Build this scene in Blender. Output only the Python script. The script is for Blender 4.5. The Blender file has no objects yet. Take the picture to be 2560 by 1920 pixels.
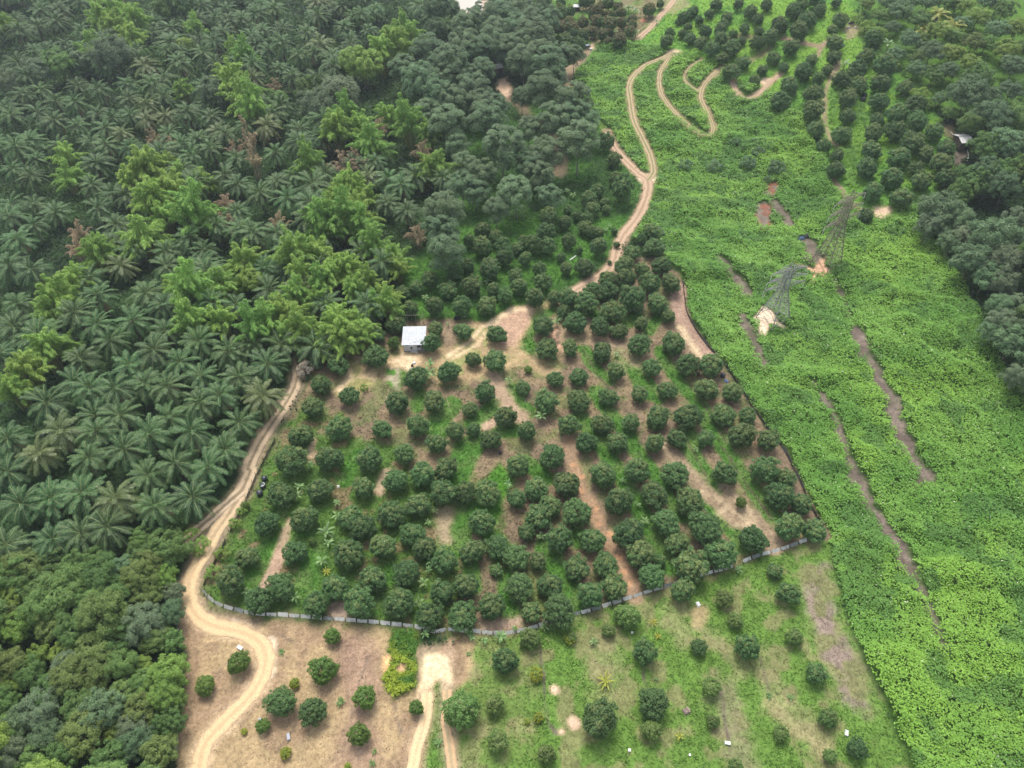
import bpy, math, random
import numpy as np
from mathutils import Vector

rng = np.random.default_rng(11)
random.seed(5)
SC = bpy.context.scene
COL = SC.collection
PI = math.pi

# ------------------------------------------------------------------ camera model
CAM_H = 120.0
PITCH = math.radians(46.5)
FPX = 1828.0                      # focal length in pixels of the 2560 x 1920 photograph
SP, CP = math.sin(PITCH), math.cos(PITCH)

def S(t):
    t = np.clip(t, 0, 1)
    return t * t * (3 - 2 * t)

def _hash(ix, iy, seed):
    h = (ix.astype(np.int64) * 374761393 + iy.astype(np.int64) * 668265263 + seed * 1442695041) & 0xFFFFFFFF
    h = ((h ^ (h >> 13)) * 1274126177) & 0xFFFFFFFF
    h = h ^ (h >> 16)
    return (h & 0xFFFFFF).astype(np.float64) / 0xFFFFFF

def vnoise(x, y, seed=0):
    x = np.asarray(x, float); y = np.asarray(y, float)
    ix = np.floor(x); iy = np.floor(y)
    fx = S(x - ix); fy = S(y - iy)
    a = _hash(ix, iy, seed); b = _hash(ix + 1, iy, seed)
    c = _hash(ix, iy + 1, seed); d = _hash(ix + 1, iy + 1, seed)
    return (a * (1 - fx) + b * fx) * (1 - fy) + (c * (1 - fx) + d * fx) * fy

def fbm(x, y, seed=0, oct=3):
    s = 0; a = 0.5; t = 0
    for k in range(oct):
        s = s + a * vnoise(x * 2 ** k, y * 2 ** k, seed + 17 * k); t += a; a *= 0.5
    return s / t

def hgt(x, y):
    x = np.asarray(x, float); y = np.asarray(y, float)
    h = 14 * S((x + 10) / 130) * S((y - 170) / 150) + 9 * S((x - 70) / 90) * S((y - 60) / 80) \
        - 5 * S((-x - 50) / 110) * S((y - 60) / 100)
    h = h + 2.4 * (fbm(x / 42, y / 42, 3, 2) - 0.5)
    w = S(1.6 - np.hypot(x + 19.5, (y - 348) * 0.8) / 22)
    return h * (1 - w) + 0.2 * w

def unproj(u, v, h=0.0):
    """photo pixel -> world point that lies h metres above the terrain"""
    u = np.asarray(u, float); v = np.asarray(v, float)
    du = (u - 1280) / FPX; dv = (v - 960) / FPX
    dx = du; dy = CP - dv * SP; dz = -SP - dv * CP
    z = np.zeros_like(du) + h
    for _ in range(40):
        t = (z - CAM_H) / dz
        z = 0.5 * z + 0.5 * (hgt(dx * t, dy * t) + h)
    t = (z - CAM_H) / dz
    return dx * t, dy * t, z

def project(x, y, z):
    zz = z - CAM_H
    d = y * CP - zz * SP
    return 1280 + FPX * x / d, 960 + FPX * (-y * SP - zz * CP) / d

def depth_of(x, y, z):
    return y * CP - (z - CAM_H) * SP

TILES = {'A': (700, 640, 3.16), 'B': (1400, 640, 3.16), 'C': (500, 1100, 3.16), 'D': (1200, 1100, 2.458),
         'E': (1400, 1400, 2.949), 'F': (0, 1280, 2.458), 'G': (850, 1480, 3.687), 'P1': (0, 0, 2.458),
         'P2': (850, 0, 2.458), 'P3': (1660, 0, 2.458), 'P4': (0, 640, 2.458), 'I': (1860, 1200, 2.304),
         'H': (1800, 400, 2.764), 'O': (0, 0, 0.864), 'J': (1400, 440, 6.9125), 'K': (1340, 0, 5.53),
         'L': (1840, 430, 3.95), 'N': (0, 0, 1.0), 'U': (900, 750, 7.37)}

def tp(tile, *pts):
    """points read in an enlarged tile of the photograph -> photo pixels (third number: a width)"""
    ox, oy, s = TILES[tile]
    out = []
    for p in pts:
        out.append((p[0] / s + ox, p[1] / s + oy) + ((p[2] / s,) if len(p) > 2 else ()))
    return out

# ------------------------------------------------------------------ mesh helpers
def mesh_quads(name, V, mats, mat_idx=None, col=None):
    """V: (N,4,3) separate quads"""
    n = len(V)
    me = bpy.data.meshes.new(name)
    me.vertices.add(n * 4)
    me.vertices.foreach_set('co', np.ascontiguousarray(V, np.float32).ravel())
    me.loops.add(n * 4)
    me.loops.foreach_set('vertex_index', np.arange(n * 4, dtype=np.int32))
    me.polygons.add(n)
    me.polygons.foreach_set('loop_start', np.arange(0, n * 4, 4, dtype=np.int32))
    try:
        me.polygons.foreach_set('loop_total', np.full(n, 4, np.int32))
    except Exception:
        pass
    for m in (mats if isinstance(mats, (list, tuple)) else [mats]):
        me.materials.append(m)
    if mat_idx is not None:
        me.polygons.foreach_set('material_index', np.ascontiguousarray(mat_idx, np.int32))
    if col is not None:
        at = me.attributes.new('Col', 'FLOAT_COLOR', 'POINT')
        c = np.ones((n, 4, 4), np.float32); c[:, :, :3] = np.asarray(col)[:, None, :]
        at.data.foreach_set('color', c.ravel())
    me.update(calc_edges=True)
    me.validate()
    return me

class MB:
    def __init__(s):
        s.v = []; s.f = []; s.mi = []
    def tube(s, pts, rad, n=6, mi=0, cap=True):
        pts = [Vector(p) for p in pts]; b = len(s.v)
        for i, p in enumerate(pts):
            d = (pts[min(i + 1, len(pts) - 1)] - pts[max(i - 1, 0)]).normalized()
            a = d.cross(Vector((0, 0, 1)))
            if a.length < 1e-3: a = Vector((1, 0, 0))
            a.normalize(); c = d.cross(a)
            for k in range(n):
                t = 2 * PI * k / n
                s.v.append(p + (a * math.cos(t) + c * math.sin(t)) * rad[i])
        for i in range(len(pts) - 1):
            for k in range(n):
                s.f.append((b + i * n + k, b + i * n + (k + 1) % n, b + (i + 1) * n + (k + 1) % n, b + (i + 1) * n + k)); s.mi.append(mi)
        if cap:
            s.f.append(tuple(b + k for k in reversed(range(n)))); s.mi.append(mi)
            s.f.append(tuple(b + (len(pts) - 1) * n + k for k in range(n))); s.mi.append(mi)
    def box(s, c, size, rz=0.0, mi=0, tilt=0.0):
        b = len(s.v); cx, cy, cz = c; hx, hy, hz = size[0] / 2, size[1] / 2, size[2] / 2
        for x, y, z in ((-1, -1, -1), (1, -1, -1), (1, 1, -1), (-1, 1, -1), (-1, -1, 1), (1, -1, 1), (1, 1, 1), (-1, 1, 1)):
            px, py, pz = x * hx, y * hy, z * hz
            py, pz = py * math.cos(tilt) - pz * math.sin(tilt), py * math.sin(tilt) + pz * math.cos(tilt)
            s.v.append(Vector((cx + px * math.cos(rz) - py * math.sin(rz), cy + px * math.sin(rz) + py * math.cos(rz), cz + pz)))
        for f in ((3, 2, 1, 0), (4, 5, 6, 7), (0, 1, 5, 4), (1, 2, 6, 5), (2, 3, 7, 6), (3, 0, 4, 7)):
            s.f.append(tuple(b + i for i in f)); s.mi.append(mi)
    def lathe(s, prof, n=20, mi=0):
        b = len(s.v)
        for r, z in prof:
            for k in range(n):
                t = 2 * PI * k / n
                s.v.append(Vector((r * math.cos(t), r * math.sin(t), z)))
        for i in range(len(prof) - 1):
            for k in range(n):
                s.f.append((b + i * n + k, b + i * n + (k + 1) % n, b + (i + 1) * n + (k + 1) % n, b + (i + 1) * n + k)); s.mi.append(mi)
        s.f.append(tuple(b + (len(prof) - 1) * n + k for k in range(n))); s.mi.append(mi)
    def grid(s, rows, mi=0):
        b = len(s.v); m = len(rows[0])
        for r in rows: s.v += [Vector(p) for p in r]
        for i in range(len(rows) - 1):
            for k in range(m - 1):
                s.f.append((b + i * m + k, b + i * m + k + 1, b + (i + 1) * m + k + 1, b + (i + 1) * m + k)); s.mi.append(mi)
    def mesh(s, name, mats, smooth=False):
        me = bpy.data.meshes.new(name)
        me.from_pydata([tuple(v) for v in s.v], [], s.f)
        for m in (mats if isinstance(mats, (list, tuple)) else [mats]): me.materials.append(m)
        me.polygons.foreach_set('material_index', s.mi)
        if smooth: me.polygons.foreach_set('use_smooth', [True] * len(s.f))
        me.update()
        return me

def link(name, data, parent=None, loc=None):
    o = bpy.data.objects.new(name, data); COL.objects.link(o)
    if parent is not None: o.parent = parent
    if loc is not None: o.location = loc
    return o

def tag(o, label=None, cat=None, group=None, kind=None):
    if label: o['label'] = label
    if cat: o['category'] = cat
    if group: o['group'] = group
    if kind: o['kind'] = kind
    return o

def thing(name, loc, rz=0.0, sc=1.0, scz=None):
    o = bpy.data.objects.new(name, None); COL.objects.link(o)
    o.location = loc; o.rotation_euler = (0, 0, rz)
    o.scale = (sc, sc, sc if scz is None else scz)
    o.empty_display_size = 0.2
    return o

# ------------------------------------------------------------------ materials
def mat_base(name):
    m = bpy.data.materials.new(name); m.use_nodes = True
    nt = m.node_tree; b = nt.nodes['Principled BSDF']
    return m, nt, b

def N(nt, t, **kw):
    n = nt.nodes.new(t)
    for k, v in kw.items(): setattr(n, k, v)
    return n

def mixrgb(nt, fac, a, b, blend='MIX'):
    n = nt.nodes.new('ShaderNodeMix'); n.data_type = 'RGBA'; n.blend_type = blend
    for sock, v in ((n.inputs[0], fac), (n.inputs[6], a), (n.inputs[7], b)):
        if hasattr(v, 'is_output') or isinstance(v, bpy.types.NodeSocket): nt.links.new(v, sock)
        elif isinstance(v, (int, float)): sock.default_value = v
        else: sock.default_value = (*v, 1)
    return n.outputs[2]

def mathn(nt, op, a, b=None, c=None):
    n = nt.nodes.new('ShaderNodeMath'); n.operation = op
    for i, v in enumerate((a, b, c)):
        if v is None: continue
        if isinstance(v, bpy.types.NodeSocket): nt.links.new(v, n.inputs[i])
        else: n.inputs[i].default_value = v
    return n.outputs[0]

def leaf_mat(name, ca, cb, rough=0.55, trans=0.22, hue=0.03, val=0.3, spec=0.25, attr=False, isl=0.5):
    m, nt, b = mat_base(name)
    geo = N(nt, 'ShaderNodeNewGeometry'); oi = N(nt, 'ShaderNodeObjectInfo')
    if attr:
        at = N(nt, 'ShaderNodeAttribute', attribute_name='Col')
        col = at.outputs['Color']
    else:
        col = mixrgb(nt, geo.outputs['Random Per Island'], ca, cb)
    hs = N(nt, 'ShaderNodeHueSaturation')
    nt.links.new(col, hs.inputs['Color'])
    r = oi.outputs['Random']
    nt.links.new(mathn(nt, 'MULTIPLY_ADD', r, hue, 0.5 - hue / 2), hs.inputs['Hue'])
    r2 = mathn(nt, 'FRACT', mathn(nt, 'MULTIPLY', r, 7.31))
    v1 = mathn(nt, 'MULTIPLY_ADD', r2, val, 1 - val / 2)
    ri = mathn(nt, 'FRACT', mathn(nt, 'MULTIPLY', geo.outputs['Random Per Island'], 13.7))
    v2 = mathn(nt, 'MULTIPLY_ADD', ri, isl, 1 - isl / 2)
    nt.links.new(mathn(nt, 'MULTIPLY', v1, v2), hs.inputs['Value'])
    nt.links.new(hs.outputs[0], b.inputs['Base Color'])
    b.inputs['Roughness'].default_value = rough
    b.inputs['Specular IOR Level'].default_value = spec
    tr = N(nt, 'ShaderNodeBsdfTranslucent'); nt.links.new(hs.outputs[0], tr.inputs['Color'])
    mx = N(nt, 'ShaderNodeMixShader'); mx.inputs[0].default_value = trans
    nt.links.new(b.outputs[0], mx.inputs[1]); nt.links.new(tr.outputs[0], mx.inputs[2])
    nt.links.new(mx.outputs[0], nt.nodes['Material Output'].inputs['Surface'])
    return m

def plain_mat(name, c, rough=0.7, spec=0.3, metal=0.0, noise=0.25, scale=4.0, c2=None):
    m, nt, b = mat_base(name)
    tc = N(nt, 'ShaderNodeTexCoord'); nz = N(nt, 'ShaderNodeTexNoise')
    nz.inputs['Scale'].default_value = scale; nz.inputs['Detail'].default_value = 5
    nt.links.new(tc.outputs['Object'], nz.inputs['Vector'])
    c2 = c2 or tuple(x * (1 - noise) for x in c)
    rmp = N(nt, 'ShaderNodeMapRange'); rmp.inputs[1].default_value = 0.35; rmp.inputs[2].default_value = 0.65
    nt.links.new(nz.outputs[0], rmp.inputs[0])
    nt.links.new(mixrgb(nt, rmp.outputs[0], c, c2), b.inputs['Base Color'])
    b.inputs['Roughness'].default_value = rough; b.inputs['Specular IOR Level'].default_value = spec
    b.inputs['Metallic'].default_value = metal
    return m

BARK = plain_mat('bark', (0.16, 0.13, 0.10), 0.9, 0.1, scale=3)
BARK_PALE = plain_mat('pale_bark', (0.34, 0.31, 0.26), 0.9, 0.1, scale=3)

def unit(a):
    return a / np.maximum(np.linalg.norm(a, axis=-1, keepdims=True), 1e-9)

def rnd_dir(n, r):
    return unit(r.normal(size=(n, 3)))

def leaf_quads(c, axis, nrm, L, W, fold=0.12):
    axis = unit(axis); side = unit(np.cross(axis, nrm))
    nn = np.cross(side, axis)
    L = np.broadcast_to(np.asarray(L, float), (len(c),))[:, None]; W = np.broadcast_to(np.asarray(W, float), (len(c),))[:, None]
    b = c - axis * L / 2; t = c + axis * L / 2 - nn * L * fold
    l = c + side * W / 2; r = c - side * W / 2
    return np.stack([b, r, t, l], 1)
# ------------------------------------------------------------------ plant meshes
def clump_crown(r, C, R, n, L, W, centre, up=0.5, out=0.7, shell=(0.72, 1.05), jit=0.5):
    """leaves spread over many small lobes: C lobe centres, R lobe radii, n leaves in each"""
    M = len(C)
    n = np.maximum(4, (n * (R / R.mean()) ** 2).astype(int))
    idx = np.repeat(np.arange(M), n); K = len(idx)
    o = unit(C - centre)
    d = unit(rnd_dir(K, r) + out * o[idx] + np.array([0, 0, up]))
    p = C[idx] + d * R[idx][:, None] * r.uniform(shell[0], shell[1], (K, 1))
    nrm = unit(d + jit * r.normal(size=(K, 3)) * 0.6 + np.array([0, 0, 0.5]))
    ax = np.cross(nrm, rnd_dir(K, r)); ax = unit(ax) + np.array([0, 0, -0.25]) + 0.3 * o[idx]
    return leaf_quads(p, ax, nrm, L * r.uniform(0.7, 1.3, K), W * r.uniform(0.7, 1.3, K)), idx

def fib_dirs(n, r, zmin=-0.5, jit=0.12):
    k = np.arange(n) + 0.5
    z = 1 - (1 - zmin) * k / n
    t = PI * (1 + 5 ** 0.5) * k
    s = np.sqrt(np.maximum(0, 1 - z * z))
    d = np.stack([s * np.cos(t), s * np.sin(t), z], 1)
    return unit(d + r.normal(size=d.shape) * jit)

def limbs(mb, r, base_h, top_h, spread, rad, n=5):
    mb.tube([(0, 0, -0.5), (0.03, 0.02, base_h * 0.5), (0.0, 0.05, base_h), (0.05, 0, top_h)], [rad * 1.25, rad, rad * 0.85, rad * 0.3], 7)
    for k in range(n):
        a = 2 * PI * k / n + r.uniform(-0.4, 0.4); h0 = base_h * r.uniform(0.75, 1.1); h1 = base_h + (top_h - base_h) * r.uniform(0.3, 0.9)
        s = spread * r.uniform(0.6, 1.0)
        mb.tube([(0, 0, h0), (math.cos(a) * s * 0.45, math.sin(a) * s * 0.45, h0 + (h1 - h0) * 0.55), (math.cos(a) * s, math.sin(a) * s, h1)],
                [rad * 0.6, rad * 0.4, rad * 0.12], 5, cap=False)

def make_fruit_tree(seed, mats, tall=1.08, flush=0.0, loose=0.0):
    """rounded, slightly conical fruit tree, crown 1 m wide (scaled on use), foliage nearly to the ground"""
    r = np.random.default_rng(seed)
    d = fib_dirs(95, r, -0.72, 0.10)
    ax = np.array([0.43, 0.43, 0.44 * tall])
    cen = np.array([0, 0, 0.54 * tall])
    prof = 1.0 - 0.14 * np.maximum(d[:, 2], 0) ** 1.5 - 0.05 * (d[:, 2] < -0.3)
    lump = 0.76 + 0.42 * vnoise(d[:, 0] * 1.6 + seed, d[:, 1] * 1.6 + d[:, 2] * 1.1 + seed * 3, seed)
    C = cen + d * ax * (prof * lump * r.uniform(0.84 - loose, 1.10 + loose, len(d)))[:, None]
    R = r.uniform(0.06, 0.125, len(d)) * (1.12 - 0.25 * np.maximum(d[:, 2], 0))
    q, idx = clump_crown(r, C, R, 44, 0.078, 0.036, cen, up=0.55, out=0.6, shell=(0.6, 1.25), jit=0.6)
    q2, _ = clump_crown(r, cen + d[::2] * ax * 0.62, np.full(len(d[::2]), 0.13), 16, 0.10, 0.06, cen)
    mi = np.zeros(len(q) + len(q2), int)
    if flush > 0:
        fl = (d[:, 2] + r.normal(0, 0.25, len(d))) > (1 - flush)
        mi[:len(q)] = fl[idx].astype(int) * (r.random(len(q)) < 0.8)
    crown = mesh_quads('crown', np.concatenate([q, q2]), mats, mi)
    mb = MB(); limbs(mb, r, 0.22, 0.85 * tall, 0.3, 0.028, 5)
    return crown, mb.mesh('trunk', BARK)

def make_acacia(seed, mat):
    """tall tree, big rounded grey green lobes on a bare stem; 9 m crown, 12 m high"""
    r = np.random.default_rng(seed)
    d = fib_dirs(42, r, -0.45, 0.22)
    cen = np.array([0, 0, 7.2]); ax = np.array([3.5, 3.5, 3.6])
    C = cen + d * ax * r.uniform(0.7, 1.08, (len(d), 1))
    R = r.uniform(0.8, 1.5, len(d))
    q, _ = clump_crown(r, C, R, 125, 0.42, 0.21, cen, up=0.9, out=0.45, shell=(0.84, 1.05), jit=0.35)
    q2, _ = clump_crown(r, cen + d[::2] * ax * 0.5, np.full(len(d[::2]), 1.2), 26, 0.6, 0.35, cen)
    crown = mesh_quads('crown', np.concatenate([q, q2]), mat)
    mb = MB(); limbs(mb, r, 4.6, 9.0, 2.6, 0.17, 6)
    return crown, mb.mesh('trunk', BARK_PALE)

def make_broadleaf(seed, mat, lobes=46, leaf=0.36, spiky=0.0):
    """irregular forest tree: 10 m crown, 11 m high"""
    r = np.random.default_rng(seed)
    d = fib_dirs(lobes, r, -0.45, 0.28)
    cen = np.array([0, 0, 6.2]); ax = np.array([4.0, 4.0, 3.9])
    lump = 0.66 + 0.55 * vnoise(d[:, 0] * 1.7 + 9, d[:, 1] * 1.7 + d[:, 2] * 1.3 + seed, seed)
    C = cen + d * ax * (lump * r.uniform(0.8, 1.1, lobes))[:, None]
    C[:, 2] += spiky * r.random(lobes) * 1.5
    R = r.uniform(0.42, 1.1, lobes)
    q, _ = clump_crown(r, C, R, 88, leaf, leaf * 0.5, cen, up=0.6, out=0.5, shell=(0.5, 1.2), jit=0.6)
    q2, _ = clump_crown(r, cen + d[::2] * ax * 0.5, np.full(len(d[::2]), 1.3), 26, 0.7, 0.4, cen)
    crown = mesh_quads('crown', np.concatenate([q, q2]), mat)
    mb = MB(); limbs(mb, r, 3.6, 8.6, 3.0, 0.2, 6)
    return crown, mb.mesh('trunk', BARK)

def make_shrub(seed, mat, lobes=26, leaf=0.2):
    """bushy shrub 3 m wide, 2.4 m high"""
    r = np.random.default_rng(seed)
    d = fib_dirs(lobes, r, -0.3, 0.25)
    cen = np.array([0, 0, 1.0]); ax = np.array([1.2, 1.2, 1.05])
    C = cen + d * ax * r.uniform(0.7, 1.1, (lobes, 1)); R = r.uniform(0.25, 0.5, lobes)
    q, _ = clump_crown(r, C, R, 60, leaf, leaf * 0.5, cen, up=0.6, out=0.5, shell=(0.6, 1.1), jit=0.6)
    crown = mesh_quads('crown', q, mat)
    mb = MB(); limbs(mb, r, 0.4, 1.6, 0.8, 0.06, 5)
    return crown, mb.mesh('stem', BARK)

def frond_path(e0, bend, Ln, n=7):
    p = [np.zeros(3)]; e = e0
    for k in range(n):
        e = e0 - bend * ((k + 0.5) / n) ** 1.3
        p.append(p[-1] + np.array([math.cos(e), 0, math.sin(e)]) * Ln / n)
    return np.array(p)

def make_palm(seed, mats, h=6.5, n_fr=34, Ln=5.9, leaflet=1.0, dry=0, low=-0.75):
    r = np.random.default_rng(seed)
    Q = []; MI = []; D = []
    def add_frond(az, e0, bend, ln, mi_leaf, out):
        P = frond_path(e0, bend, ln)
        ca, sa = math.cos(az), math.sin(az)
        tw = r.uniform(-0.35, 0.35)
        m = 23
        s = np.linspace(0.16, 0.99, m); f = s * (len(P) - 1); i = np.minimum(f.astype(int), len(P) - 2); w = (f - i)[:, None]
        c = P[i] * (1 - w) + P[i + 1] * w; tng = unit(P[i + 1] - P[i])
        nrm = np.stack([-tng[:, 2], np.zeros(m), tng[:, 0]], 1)
        for sd in (-1, 1):
            sidev = np.array([0, sd * math.cos(tw), sd * math.sin(tw)])
            ln_l = leaflet * (0.30 + 0.72 * np.sin(np.clip(s * 0.98, 0, 1) * PI) ** 0.7) * r.uniform(0.85, 1.1, m)
            ax = sidev + tng * 0.75 + nrm * 0.25 + np.array([0, 0, -0.22]) + r.normal(0, 0.10, (m, 3))
            ax = unit(ax)
            q = leaf_quads(c + ax * ln_l[:, None] * 0.5, ax, nrm + r.normal(0, 0.15, (m, 3)), ln_l, 0.15, 0.15)
            out.append((q, np.full(m, mi_leaf)))
        wd = np.linspace(0.11, 0.04, len(P))
        lft = P + np.array([0, 1, 0]) * wd[:, None] + np.array([0, 0, 0.06]); rgt = P - np.array([0, 1, 0]) * wd[:, None] + np.array([0, 0, 0.06])
        q = np.stack([lft[:-1], rgt[:-1], rgt[1:], lft[1:]], 1)
        out.append((q, np.full(len(q), 1)))
        for j in (-1, -2, -3):
            q = out[j][0]; x = q[..., 0].copy(); y = q[..., 1].copy()
            q[..., 0] = x * ca - y * sa; q[..., 1] = x * sa + y * ca; q[..., 2] += h
    L1 = []; L2 = []
    for k in range(n_fr):
        f = k / (n_fr - 1)
        e0 = 1.3 + (low - 1.3) * f ** 0.8 + r.normal(0, 0.10)
        add_frond(k * 2.39996 + r.normal(0, 0.12), e0, 0.45 + 0.75 * (1 - f) + r.normal(0, 0.14), Ln * r.uniform(0.86, 1.06) * (0.72 + 0.28 * min(1, f * 3)), 0, L1)
    for k in range(dry):
        add_frond(r.uniform(-2.4, -0.6) if k % 3 else r.uniform(0, 6.3), low - 0.1 + r.normal(0, 0.12), 0.6, Ln * 0.85, 2, L2)
    crown = mesh_quads('crown', np.concatenate([a for a, _ in L1]), mats, np.concatenate([b for _, b in L1]))
    parts = [('crown', crown)]
    if dry:
        parts.append(('dry_frond', mesh_quads('dry_frond', np.concatenate([a for a, _ in L2]), mats, np.concatenate([b for _, b in L2]))))
    mb = MB()
    pts = [(0, 0, -0.6)] + [(0.05 * math.sin(z), 0.05 * math.cos(z), z) for z in np.linspace(0.2, h, 9)]
    mb.tube(pts, [0.45] + [0.36 + 0.05 * (i % 2) for i in range(9)], 8)
    parts.append(('trunk', mb.mesh('trunk', BARK)))
    return parts

def make_bamboo(seed, mat, culm_mat, n=44, h=9.5, leaves=190, wide=4.6, dead=False):
    """clump of culms whose leafy tops arch out as feathery plumes; 11 m wide"""
    r = np.random.default_rng(seed); Q = []; mb = MB()
    for k in range(n):
        az = k * 2.39996 + r.normal(0, 0.35); f = math.sqrt((k + 0.5) / n)
        reach = wide * f * r.uniform(0.75, 1.3); top = h * (1.05 - 0.5 * f ** 2) * r.uniform(0.6, 1.2)
        b0 = np.array([math.cos(az), math.sin(az), 0]) * r.uniform(0.2, 1.3)
        p3 = np.array([math.cos(az) * reach, math.sin(az) * reach, top])
        p1 = b0 + (p3 - b0) * np.array([0.1, 0.1, 0.55]); p2 = p3 + np.array([-math.cos(az) * (reach * 0.35 + 0.6), -math.sin(az) * (reach * 0.35 + 0.6), 1.0])
        t = np.linspace(0, 1, 9)[:, None]
        P = b0 * (1 - t) ** 3 + 3 * p1 * t * (1 - t) ** 2 + 3 * p2 * t * t * (1 - t) + p3 * t ** 3
        P[0, 2] = -0.3
        mb.tube([tuple(q) for q in P], list(np.linspace(0.07, 0.02, len(P))), 4, cap=False)
        nl = int(leaves * r.uniform(0.75, 1.25)); m = 8
        s = 1 - 0.55 * r.random(nl) ** 1.2
        g = s * m; i = np.minimum(g.astype(int), m - 1); w = (g - i)[:, None]
        c = P[i] * (1 - w) + P[i + 1] * w
        rad = (0.08 + (0.4 if dead else 0.78) * np.clip((1.02 - s) / 0.45, 0, 1) ** 0.8 * np.clip((s - 0.42) / 0.2, 0, 1)) * r.uniform(0.3, 1.0, nl) ** 0.5
        d = unit(rnd_dir(nl, r) + np.array([math.cos(az) * 0.3, math.sin(az) * 0.3, 0.55]))
        c = c + d * rad[:, None]
        ax = unit(d * 0.5 + (P[i + 1] - P[i]) * 0.5 + np.array([math.cos(az) * 0.3, math.sin(az) * 0.3, -0.45]) + 0.3 * r.normal(size=(nl, 3)))
        nr = unit(d + np.array([0, 0, 1.0]) + 0.35 * r.normal(size=(nl, 3)))
        Q.append(leaf_quads(c, ax, nr, r.uniform(0.55, 1.05, nl), r.uniform(0.11, 0.18, nl), 0.25))
    crown = mesh_quads('crown', np.concatenate(Q), mat)
    return [('crown', crown), ('culms', mb.mesh('culms', culm_mat))]

def make_banana(seed, mat, stem_mat, n=9, Ln=2.0, wd=0.5, h=1.7, spike=0.0):
    r = np.random.default_rng(seed); mb = MB()
    for k in range(n):
        az = k * 2.39996 + r.normal(0, 0.2); e0 = 1.25 - 0.9 * k / n + r.normal(0, 0.1)
        P = frond_path(e0, (1.5 - spike) * r.uniform(0.8, 1.2), Ln * r.uniform(0.75, 1.1), 5)
        rows = []
        prof = [0.12, 0.75, 1.0, 0.95, 0.7, 0.08]
        ca, sa = math.cos(az), math.sin(az)
        for i, p in enumerate(P):
            w = wd / 2 * prof[i]
            row = []
            for t, dz in ((-1, -0.16), (0, 0.0), (1, -0.16)):
                x, y, z = p[0], t * w, p[2] + dz * w * 2
                row.append((x * ca - y * sa, x * sa + y * ca, z + h))
            rows.append(row)
        mb.grid(rows)
    leaves = mb.mesh('leaves', mat)
    st = MB(); st.tube([(0, 0, -0.3), (0, 0, h * 0.6), (0, 0, h + 0.1)], [0.13, 0.11, 0.07], 7)
    return [('leaves', leaves), ('stem', st.mesh('stem', stem_mat))]
# ------------------------------------------------------------------ layout of the ground (real surface colours, linear)
C_UNDER = (0.030, 0.062, 0.020); C_GRASS = (0.085, 0.205, 0.030); C_GRASS2 = (0.14, 0.23, 0.05)
C_DRY = (0.27, 0.235, 0.125); C_SOIL = (0.190, 0.140, 0.090); C_SOIL2 = (0.275, 0.205, 0.130)
C_STRAW = (0.375, 0.275, 0.150); C_SAND = (0.66, 0.50, 0.31); C_DARK = (0.135, 0.105, 0.085)
C_ORANGE = (0.50, 0.28, 0.15); C_CLAY = (0.62, 0.44, 0.30); C_RED = (0.24, 0.10, 0.07); C_PINK = (0.26, 0.20, 0.16)
C_VBASE = (0.050, 0.100, 0.018); C_MEAD = (0.10, 0.20, 0.04); C_YEL = (0.20, 0.26, 0.03)

OPS = []
def wpts(px):
    px = [p[:2] for p in px]
    x, y, _ = unproj([p[0] for p in px], [p[1] for p in px])
    return np.stack([x, y], 1)
def poly(px, col, feather=1.2, rough=1.2, veg='', amount=1.0, mix=None, mixscale=6.0, mixthr=0.5):
    OPS.append(dict(t='p', w=wpts(px), c=col, f=feather, r=rough, veg=veg, a=amount, mix=mix, ms=mixscale, mt=mixthr, s=len(OPS)))
def line(px, half, col, feather=0.6, rough=0.5, veg='', amount=1.0, mix=None, mixscale=4.0, mixthr=0.5):
    OPS.append(dict(t='l', w=wpts(px), h=half, c=col, f=feather, r=rough, veg=veg, a=amount, mix=mix, ms=mixscale, mt=mixthr, s=len(OPS)))
def disk(px, rad, col, feather=0.8, rough=0.8, veg='', amount=1.0):
    OPS.append(dict(t='l', w=wpts([px, (px[0] + 0.5, px[1])]), h=rad, c=col, f=feather, r=rough, veg=veg, a=amount, mix=None, ms=4, mt=.5, s=len(OPS)))

def seg_dist(X, Y, a, b):
    d = b - a; L = max(d @ d, 1e-9)
    t = np.clip(((X - a[0]) * d[0] + (Y - a[1]) * d[1]) / L, 0, 1)
    return np.hypot(X - a[0] - t * d[0], Y - a[1] - t * d[1])

def sdf_poly(X, Y, w):
    ins = np.zeros(X.shape, bool); D = np.full(X.shape, 1e9); n = len(w)
    for i in range(n):
        a, b = w[i], w[(i + 1) % n]
        c = ((a[1] > Y) != (b[1] > Y))
        if a[1] != b[1]:
            ins ^= c & (X < (b[0] - a[0]) * (Y - a[1]) / (b[1] - a[1]) + a[0])
        D = np.minimum(D, seg_dist(X, Y, a, b))
    return np.where(ins, -D, D)

def dist_line(X, Y, w):
    D = np.full(X.shape, 1e9)
    for i in range(len(w) - 1): D = np.minimum(D, seg_dist(X, Y, w[i], w[i + 1]))
    return D

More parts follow.
